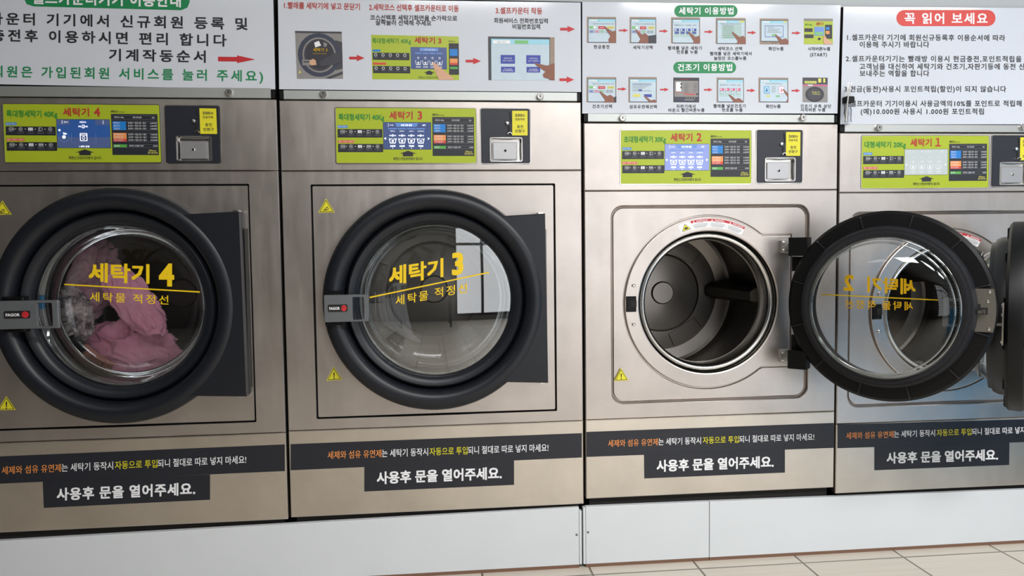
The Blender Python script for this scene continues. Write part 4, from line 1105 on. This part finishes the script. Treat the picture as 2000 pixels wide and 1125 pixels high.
def start_photo(s, asp):
    s.rect(0, 0, 1, 1, LIME, 1); s.rect(0, 0, 1, .10, P_GRY, 2); s.text('세탁기 3', .42, .21, .68, .2, .13, REDT, .03, 3, 1, aspect=asp); s.text('세탁기 40Kg', .04, .24, .28, .24, .08, GREENT, .01, 3, 1, aspect=asp)
    s.rect(.02, .38, .30, .52, TDK, 3); s.rect(.02, .62, .33, .76, TDK, 3); s.rect(.36, .32, .70, .66, SCR_L, 3); s.rect(.38, .52, .66, .63, P_GRN, 4)
    s.rect(.73, .24, .97, .78, TDK, 3); s.rect(.75, .33, .88, .43, TBLUE, 4); s.rect(.75, .48, .88, .60, TORG, 4); s.disc(.53, .79, .05, .05, INK, 4)
    s.poly([(.66, .63), (.72, .66), (.80, .80), (.92, .88), (1, 1), (.70, 1), (.66, .85), (.68, .75)], P_SKINL, 6)

def finish(root, s): s.done('lettering', root)

def draw4(root):
    s = Sheet(on_front(SY))
    s.poly([(62, -24), (352, -17), (366, -10), (371, 3), (366, 15), (354, 20), (66, 12.5), (52, 8), (46, -5), (50, -18)], GREEN, 1)
    s.text('셀프카운터기기 이용안내', 62.5, -4.5, 353.5, 2, 25, WHITEP, .03, 3, 1.1)
    s.text('셀프카운터 기기에서 신규회원 등록 및', -86, 34.3, 483.5, 46.8, 24.5, INK, .022, 2, 1.35)
    s.text('충전후 이용하시면 편리 합니다', -17, 68.4, 442.7, 79, 24.5, INK, .022, 2, 1.35)
    s.text('기계작동순서', 213, 107, 402, 110.6, 24.5, INK, .022, 2, 1.35)
    s.text('(회원은 가입된회원 서비스를 눌러 주세요)', -27, 139, 514, 148.7, 23, GREEN, .018, 2, 1.35)
    finish(root, s)
    a = Sheet(on_front(SY)); a.arrow(426, 498.6, 115.3, 15, RED, 2, .49, .6, .012); a.done('arrow', root)
def draw3(root):
    s = Sheet(on_front(SY))
    s.text('1.빨래를 세탁기에 넣고 문닫기', 555, 10.2, 703, 13.2, 13.6, REDT, .018, 2, 1.3); s.text('2.세탁코스 선택후 셀프카운터로 이동', 721, 13.8, 896, 17, 13.6, REDT, .018, 2, 1.3)
    s.text('코스선택후 세탁기화면을 손가락으로', 723, 34, 893, 36, 11, INK, .018, 2, 1.3); s.text('살짝눌러 선택해 주세요', 733.5, 43.8, 842.5, 45.3, 11, INK, .018, 2, 1.3)
    s.text('3.셀프카운터 작동', 968, 20.4, 1059, 21.6, 13.4, REDT, .018, 2, 1.3); s.text('회원써비스 전화번호입력', 965, 39.8, 1070, 41.2, 10.5, INK, .016, 2, 1.3); s.text('비밀번호입력', 1001, 51.8, 1055, 52.2, 10.5, INK, .016, 2, 1.3)
    finish(root, s)
    for x0, x1, y in ((682, 712, 113.4), (909.5, 939.3, 119.4), (1094, 1123, 57), (1092.6, 1121.3, 155.7)):
        a = Sheet(on_front(SY)); a.arrow(x0, x1, y, 12.5, RED, 2, .5, .42); a.done('arrow', root)
    picture(root, ((576.3, 60.5), (667.6, 62), (670, 154), (580, 154)), door_photo)
    picture(root, ((725, 68), (895.8, 71.3), (896.7, 156.3), (727.4, 154.8)), mini_label(3, True))
    picture(root, ((953.3, 71.3), (1083.2, 73), (1083.2, 157), (954, 156.6)), counter_photo)
def draw2(root):
    s = Sheet(on_front(SY)); ox, k = 1130, 2.96
    def t(txt, a, b, y, h=7.6, m=INK, bold=.014): s.text(txt, ox+a/k, y/k, ox+b/k, y/k, h, m, bold, 2, 1.3)
    s.pill(1317, 10, 1440.5, 33, 11, GREEN, 1); s.pill(1315, 120.6, 1437.7, 143, 11, GREEN, 1)
    s.text('세탁기 이용방법', 1326, 21.3, 1432.5, 21.3, 14.5, WHITEP, .022, 2, 1.2); s.text('건조기 이용방법', 1323.6, 131.6, 1430, 131.6, 14.5, WHITEP, .022, 2, 1.2)
    for a in (('현금충전', 88, 178, 271), ('세탁기선택', 315, 428, 274), ('빨래를 넣은 세탁기', 517, 712, 278), ('번호를 누름', 568, 688, 301), ('세탁코스 선택', 805, 945, 281), ('빨래를 넣은 세탁기에서', 760, 1000, 310), ('눌렀던 코스를누름', 783, 970, 337),
              ('확인누름', 1098, 1185, 282), ('시작버튼누름', 1325, 1455, 283), ('건조기선택', 80, 193, 615), ('섬유유연제선택', 294, 452, 617), ('자판기에서', 565, 675, 615), ('바운스 빨간버튼누름', 519, 728, 637),
              ('빨래를 넣은건조기', 780, 965, 613), ('번호를 누름', 830, 948, 636), ('확인누름', 1083, 1168, 615), ('건조기 우측 상단', 1283, 1460, 614), ('시작버튼 누름', 1283, 1427, 635)): t(*a)
    s.text('(START)', ox+1338/k, 316/k, ox+1436/k, 316/k, 6.6, INK, .014, 2, 1.3)
    finish(root, s)
    for a, b_, y in ((233, 287, 176), (467, 517, 180), (728, 778, 184), (977, 1027, 189), (1233, 1284, 191), (226, 277, 515), (471, 522, 518), (725, 775, 519), (972, 1022, 523), (1232, 1281, 524)):
        q = Sheet(on_front(SY)); q.arrow(ox+a/k, ox+b_/k, y/k, 7.2, RED, 2, .5, .4); q.done('arrow', root)
    def pq(x0, y0, x1, y1): return ((x0, y0), (x1, y0+.4), (x1, y1), (x0, y1-.3))
    picture(root, pq(1146.2, 32.8, 1203.3, 83.8), kiosk('a', .60, .40)); picture(root, pq(1229.7, 33.1, 1281.7, 84.5), kiosk('b', .20, .50)); picture(root, pq(1310.7, 33.8, 1367.2, 85.1), kiosk('c', .58, .58, False))
    picture(root, pq(1397.9, 35.1, 1456.4, 86.1), kiosk('d', .53, .56, False)); picture(root, pq(1483.7, 36.1, 1539.8, 86.8), kiosk('e', .52, .64, False)); picture(root, pq(1569.9, 36.1, 1626.6, 86.8), start_photo)
    picture(root, pq(1145.5, 150.3, 1203.6, 200), kiosk('a', .42, .58)); picture(root, pq(1227.3, 150.3, 1282.7, 200), kiosk('g', .54, .76, False)); picture(root, pq(1315.1, 151.4, 1365.5, 200), vending_photo)
    picture(root, pq(1399.6, 151.4, 1453, 200), kiosk('p', .43, .70, False)); picture(root, pq(1481.4, 151.4, 1539.5, 200), kiosk('h', .80, .48, False)); picture(root, pq(1567.5, 151.4, 1616.5, 200), dryer_photo)
def draw1(root):
    s = Sheet(on_front(SY))
    s.pill(1750.8, 19.5, 1944.2, 51, 15.5, TRED, 1); s.text('꼭 읽어 보세요', 1766.5, 35.6, 1928.6, 36, 22.5, WHITEP, .022, 2, 1.2)
    for a in (('1.셀프카운터 기기에 회원신규등록후 이용순서에 따라', 1654.5, 72.9, 1963, 74), ('이용해 주시기 바랍니다', 1679, 87, 1814.8, 87), ('2.셀프카운터기기는 빨래방 이용시 현금충전,포인트적립을 하며', 1652, 114.5, 2025, 115.3),
              ('고객님을 대신하여 세탁기와 건조기,자판기등에 동전 신호를', 1678.7, 129.8, 2027, 130), ('보내주는 역할을 합니다', 1679, 143.3, 1814.8, 143.3), ('3.현금(동전)사용시 포인트적립(할인)이 되지 않습니다', 1649, 173.8, 1965, 173.8),
              ('4.셀프카운터 기기이용시 사용금액의10%를 포인트로 적립해 드립니다', 1649, 202.3, 2052, 202), ('(예)10.000원 사용시 1.000원 포인트적립', 1681, 217.6, 1921.5, 217.6)):
        s.text(*a, 12.6, INK, .014, 2, 1.3)
    finish(root, s)
sign('white board with large black and green lettering and one red arrow, above the leftmost machine', ((-112, -36), (533.5, -22), (538, 174.7), (-106, 163)), ((-100, 165), (528.5, 174.7), (529.3, 193), (-98, 186.5)), ((448, 181.5), (-45, 172)), draw4, (M[4]['x0'], M[4]['x1']-.001), M[4]['top'])
sign('white board with three large photographs and red numbered headings, above the machine marked 3', ((543, -2.5), (1134, 5.4), (1134.5, 180), (545.5, 174.6)), ((553.6, 175.8), (1127, 181.5), (1127, 198), (554.3, 193.4)), ((632, 184.4), (1054, 189.3)), draw3, (M[3]['x0'], M[3]['x1']-.001), M[3]['top'])
sign('white board with two rows of small photographs under green headings, above the machine marked 2', ((1137, 4), (1641.5, 10.5), (1635, 221.8), (1137, 221.8)), ((1147.6, 223.2), (1629, 223.2), (1628.5, 238.6), (1148, 238.8)), ((1214.5, 231.2), (1565.8, 230.5)), draw2, (M[2]['x0'], M[2]['x1']-.001), M[2]['top'])
sign('white board of numbered text under a red heading, above the rightmost machine', ((1646.7, 13.5), (2066, 16.5), (2066, 243), (1640.5, 243)), ((1648.6, 243.8), (2060, 243.8), (2060, 258.4), (1649, 258.2)), ((1713.8, 250), (1995, 249)), draw1, (M[1]['x0'], M[1]['x1']-.001), M[1]['top'])

# fork and the little clear holder on the right-hand board
pb = survey(1657, 240)
hr = thing('utensil_holder', 'small clear holder with a black clip, at the left edge of the rightmost board', 'holder', (pb.x, -.02, pb.z))
sxx = 1/FPX*DIST
b = MB()
def hp(px, py, y=0): return survey(px, py, y)
A, B_ = hp(1645, 190, -.003), hp(1662.5, 203, -.003)
b.prism(rrect(A.x, B_.z, B_.x, A.z, .005, 4), -.026, -.003, 0, .002); b.build('clip', BLACK, hr)
b = MB()
w = .0105
cx_ = hp(1651.5, 220).x; zt_, zb_ = hp(1651.5, 203).z, hp(1651.5, 240).z
loops = [[(cx_+ww*math.cos(2*PI*i/20), -.016+.011*math.sin(2*PI*i/20), z) for i in range(20)] for z, ww in ((zt_, .007), (zt_-.012, .008), (zt_-.022, .012), (zb_+.008, .011), (zb_, .013))]
b.rings(loops); b.fan(loops[-1]); b.build('cup', CLEAR, hr, smooth=60)
b = MB(); pz = hp(1650.5, 212)
b.tube([hp(1651.5, 202, -.015), hp(1651, 212, -.016), hp(1650, 222, -.016), hp(1650.3, 227, -.016)], [.003, .004, .0035, .001], 10); b.build('metal_stem', GREYP, hr)
fk = thing('fork', 'silver dinner fork standing tines up in the small clear holder', 'fork', hp(1653, 238, -.018))
b = MB()
def fp(px, py): return hp(px, py, -.032)
b.tube([fp(1651.8, 238), fp(1652.6, 230), fp(1654, 214), fp(1656, 196), fp(1657, 187)], [.0042, .004, .0028, .0022, .0024], 10)
b.build('handle', BRIGHT, fk)
b = MB()
pts = [(1655.6, 187.5), (1654.0, 182), (1653.8, 177), (1662.0, 176.5), (1661.0, 182), (1658.4, 187.5)]
P = [fp(*p) for p in pts]; Q = [p+Vector((0, .0015, 0)) for p in P]
b.rings([P, Q]); b.fan(P); b.fan(list(reversed(Q))); b.build('neck', BRIGHT, fk)
for (xa, xb) in ((1654.4, 1657.0), (1656.7, 1658.9), (1659.0, 1660.9), (1661.3, 1662.8)):
    b = MB(); b.tube([fp(xa, 177), fp((xa+xb)/2, 168), fp(xb, 160.5)], [.0013, .0012, .0005], 8); b.build('tine', BRIGHT, fk)

# ================================================================== white boards along the foot of the machines
def kick(label, xa, xb, zl, zr, strips, screws):
    root = thing('kick_board', label, 'board', ((xa+xb)/2, .01, 0), 'white boards along the foot of the machines')
    b = MB(); z0 = .011
    F = [(xa, 0, z0), (xb, 0, z0), (xb, 0, zr), (xa, 0, zl)]
    e = .0012; sg = ((1, 1), (-1, 1), (-1, -1), (1, -1))
    b.rings([[(p[0]+a*e, 0, p[2]+c_*e) for p, (a, c_) in zip(F, sg)], [(p[0], e, p[2]) for p in F], [(p[0], .018, p[2]) for p in F]])
    b.fan([(p[0]+a*e, 0, p[2]+c_*e) for p, (a, c_) in zip(F, sg)]); b.build('panel', KICK, root)
    b = MB(); b.box(xa, xb, .0015, .018, 0, z0+.001); b.build('bottom_edge', BROWN, root)
    for (sa, sb) in strips:
        b = MB(); b.box(sa, sb, -.001, .018, 0.012, (zl+zr)/2-.001, 0, .0008); b.build('edge_strip', KICK, root)
    for sx_, sz in screws:
        b = MB(); b.lathe(sx_, sz, [(.004, 0), (.004, -.0012), (.0024, -.002), (.001, -.0005), (.0001, -.0005)], 16); b.build('screw', paint('dull_screw', '8d8d8d', .4, .8), root)
    return root
zt3 = (Z((0, 1057)), Z((1130, 990.8)))
def sp(px, py): p = survey(px, py); return (p.x, p.z)
kick('long white board under the two left machines, one screw near its right end', M[4]['x0']-.02, X((1131, 1045)), zt3[0]-.002, zt3[1], [(X((1131.5, 1045)), X((1136.3, 1045)))], [sp(1126.3, 1044.3)])
kick('short white board under the machine marked 2, screw at its left end', X((1144.3, 1045)), X((1385, 1040)), zt3[1], Z((1385, 980)), [(X((1139.2, 1045)), X((1143.6, 1045)))], [sp(1148.5, 1039.3)])
kick('long plain white board under the right end of the row', X((1386.2, 1040)), M[1]['x1']+.02, Z((1385, 980)), Z((2000, 957)), [], [])

# ================================================================== laundry in machine 4
def crumple(name, label, cat, px, py, y, rx, ry, rz, mat, seed, amp=.35, freq=2.2, tilt=0, sag=.0, fold=.5):
    p = survey(px, py, y); b = MB(); nu, nv = 120, 70; c = M[4]['c']
    loops = []
    for j in range(nv+1):
        ph = PI*(j/nv); lp = []
        for i in range(nu):
            th = 2*PI*i/nu
            d = Vector((math.sin(ph)*math.cos(th), math.sin(ph)*math.sin(th), math.cos(ph)))
            q = d*freq+Vector((seed*3.1, seed*1.7, seed*.9))
            w = Vector((noise.noise(q+Vector((5, 0, 0))), noise.noise(q+Vector((0, 7, 0))), noise.noise(q+Vector((0, 0, 9)))))
            q2 = q+w*1.1
            n1 = 1-abs(noise.noise(q2))*2.0                       # ridged folds
            n2 = noise.noise(q2*2.6)*.35+noise.noise(q2*6)*.10
            r = 1+amp*((n1-.55)*fold*1.6+n2)
            v = Vector((d.x*rx*r, d.y*ry*r, d.z*rz*r))
            if tilt:
                v = Vector((v.x*math.cos(tilt)-v.z*math.sin(tilt), v.y, v.x*math.sin(tilt)+v.z*math.cos(tilt)))
            v += p
            # keep inside the drum and behind the bowl
            dx, dz = v.x-c[0], v.z-c[1]; rr = math.hypot(dx, dz); lim = .28 if v.y > .17 else .225
            if rr > lim: v.x = c[0]+dx*lim/rr; v.z = c[1]+dz*lim/rr
            v.y = min(max(v.y, .128-.10*max(0, (rr/.24)**2-.75) if rr < .235 else .128), .56)
            lp.append(v)
        loops.append(lp)
    b.rings(loops)
    return tag(b.build(name, mat, org=p, smooth=180), label, cat, 'laundry tumbling in the drum')
PINK = cloth_mat('pink_fleece', 'd68aa8', 'f6b2cb', 7); GREYC = cloth_mat('mottled_grey_cloth', '5a4a52', 'd8cacb', 26, (.40, .60)); CORAL = cloth_mat('coral_cloth', 'd07a66', 'eaa590', 12); DKPINK = cloth_mat('dusky_pink_cloth', 'a9758b', 'e6bccb', 14)
crumple('towel', 'dusky pink towel at the upper left behind the door glass of the leftmost machine', 'towel', 150, 545, .30, .13, .06, .15, DKPINK, 2.3, .36, 1.7, -.5)
crumple('blanket', 'large pink fleece blanket bunched at the bottom of the leftmost drum', 'blanket', 262, 696, .240, .155, .05, .115, PINK, 1.0, .36, 1.5, -.25)
crumple('bath_towel', 'twisted pink bath towel hanging across the middle of the leftmost drum', 'towel', 262, 590, .160, .062, .036, .135, PINK, 7.7, .34, 1.5, .62)
crumple('garment', 'mottled grey patterned garment at the left behind the glass of the leftmost machine', 'clothes', 140, 612, .156, .058, .03, .088, GREYC, 4.1, .5, 2.6, .3)
crumple('pillowcase', 'coral cloth at the bottom left of the drum of the leftmost machine', 'cloth', 158, 742, .150, .08, .028, .038, CORAL, 6.2, .4, 2.0, -.5)

# ================================================================== the room behind the photographer, seen in reflections
t = thing('dining_table', 'dark table standing across the room from the machines', 'table', (-.15, -4.6, 0))
b = MB(); b.box(-.75, .45, -4.95, -4.3, .70, .74); b.build('tabletop', paint('dark_wood', '2a2320', .4), t)
for x in (-.70, .38):
    for y in (-4.92, -4.35):
        b = MB(); b.tube([(x, y, 0), (x, y, .70)], .02, 10); b.build('leg', paint('black_metal', '151515', .4, .6), t)
v = thing('blue_reflection_chest', 'sky blue storage chest standing by the right-hand wall', 'chest', (3.02, -1.8, 0))  # made-up chest, placed unseen so the steel picks up a blue reflection
BLUE = paint('sky_blue_enamel', '36aef2', .35)
b = MB(); b.box(2.6, 3.45, -2.7, -.9, .04, .74, 0, .01); b.build('body', BLUE, v)
b = MB(); b.box(2.58, 3.47, -2.72, -.88, .74, .82, 0, .015); b.build('lid', BLUE, v)
b = MB(); b.box(2.565, 2.58, -1.95, -1.65, .76, .785); b.build('lid_handle', BRIGHT, v)
for x in (2.7, 3.35):
    for y in (-2.6, -1.0):
        b = MB(); b.tube([(x, y, 0), (x, y, .05)], .025, 10); b.build('foot', BLACK, v)

# ================================================================== light
def area(name, loc, rot, sx, sy, power, col=(1, 1, 1)):
    l = bpy.data.lights.new(name, 'AREA'); l.shape = 'RECTANGLE'; l.size, l.size_y, l.energy, l.color = sx, sy, power, col
    o = bpy.data.objects.new(name, l); C.objects.link(o); o.location = loc; o.rotation_euler = rot; return o
area('daylight', ((WX0+WX1)/2, YB-.14, 1.3), (PI/2, 0, 0), WX1-WX0, WZ1-WZ0, 47, (1, .985, .97))
area('ceiling_lamp', (.32, -2.2, ZC-.01), (0, 0, 0), .9, .5, 38, (1, .99, .98))
area('ceiling_lamp', (1.7, -2.2, ZC-.01), (0, 0, 0), .9, .5, 60, (1, .99, .98))
area('ceiling_lamp', (3.1, -2.2, ZC-.01), (0, 0, 0), .9, .5, 40, (1, .99, .98))
area('ceiling_lamp', (-1.3, -2.2, ZC-.01), (0, 0, 0), .9, .5, 5, (1, .99, .98))
w = bpy.data.worlds.new('daylight_sky'); sc.world = w; w.use_nodes = True
w.node_tree.nodes['Background'].inputs[0].default_value = (.80, .88, 1, 1); w.node_tree.nodes['Background'].inputs[1].default_value = .6

# ================================================================== camera
cd = bpy.data.cameras.new('camera'); cam = bpy.data.objects.new('camera', cd); C.objects.link(cam)
cd.sensor_width = 36; cd.lens = FPX/2000*36; cd.clip_start = .05; cd.clip_end = 60
from mathutils import Matrix
mw = Matrix((RT, UP, -_fw)).transposed().to_4x4(); mw.translation = CAM
cam.matrix_world = mw
sc.camera = cam
sc.view_settings.view_transform = 'Standard'; sc.view_settings.look = 'None'
sc.view_settings.exposure = 0
sc.cycles.transparent_max_bounces = 16
for cu in _curves: bpy.data.curves.remove(cu)
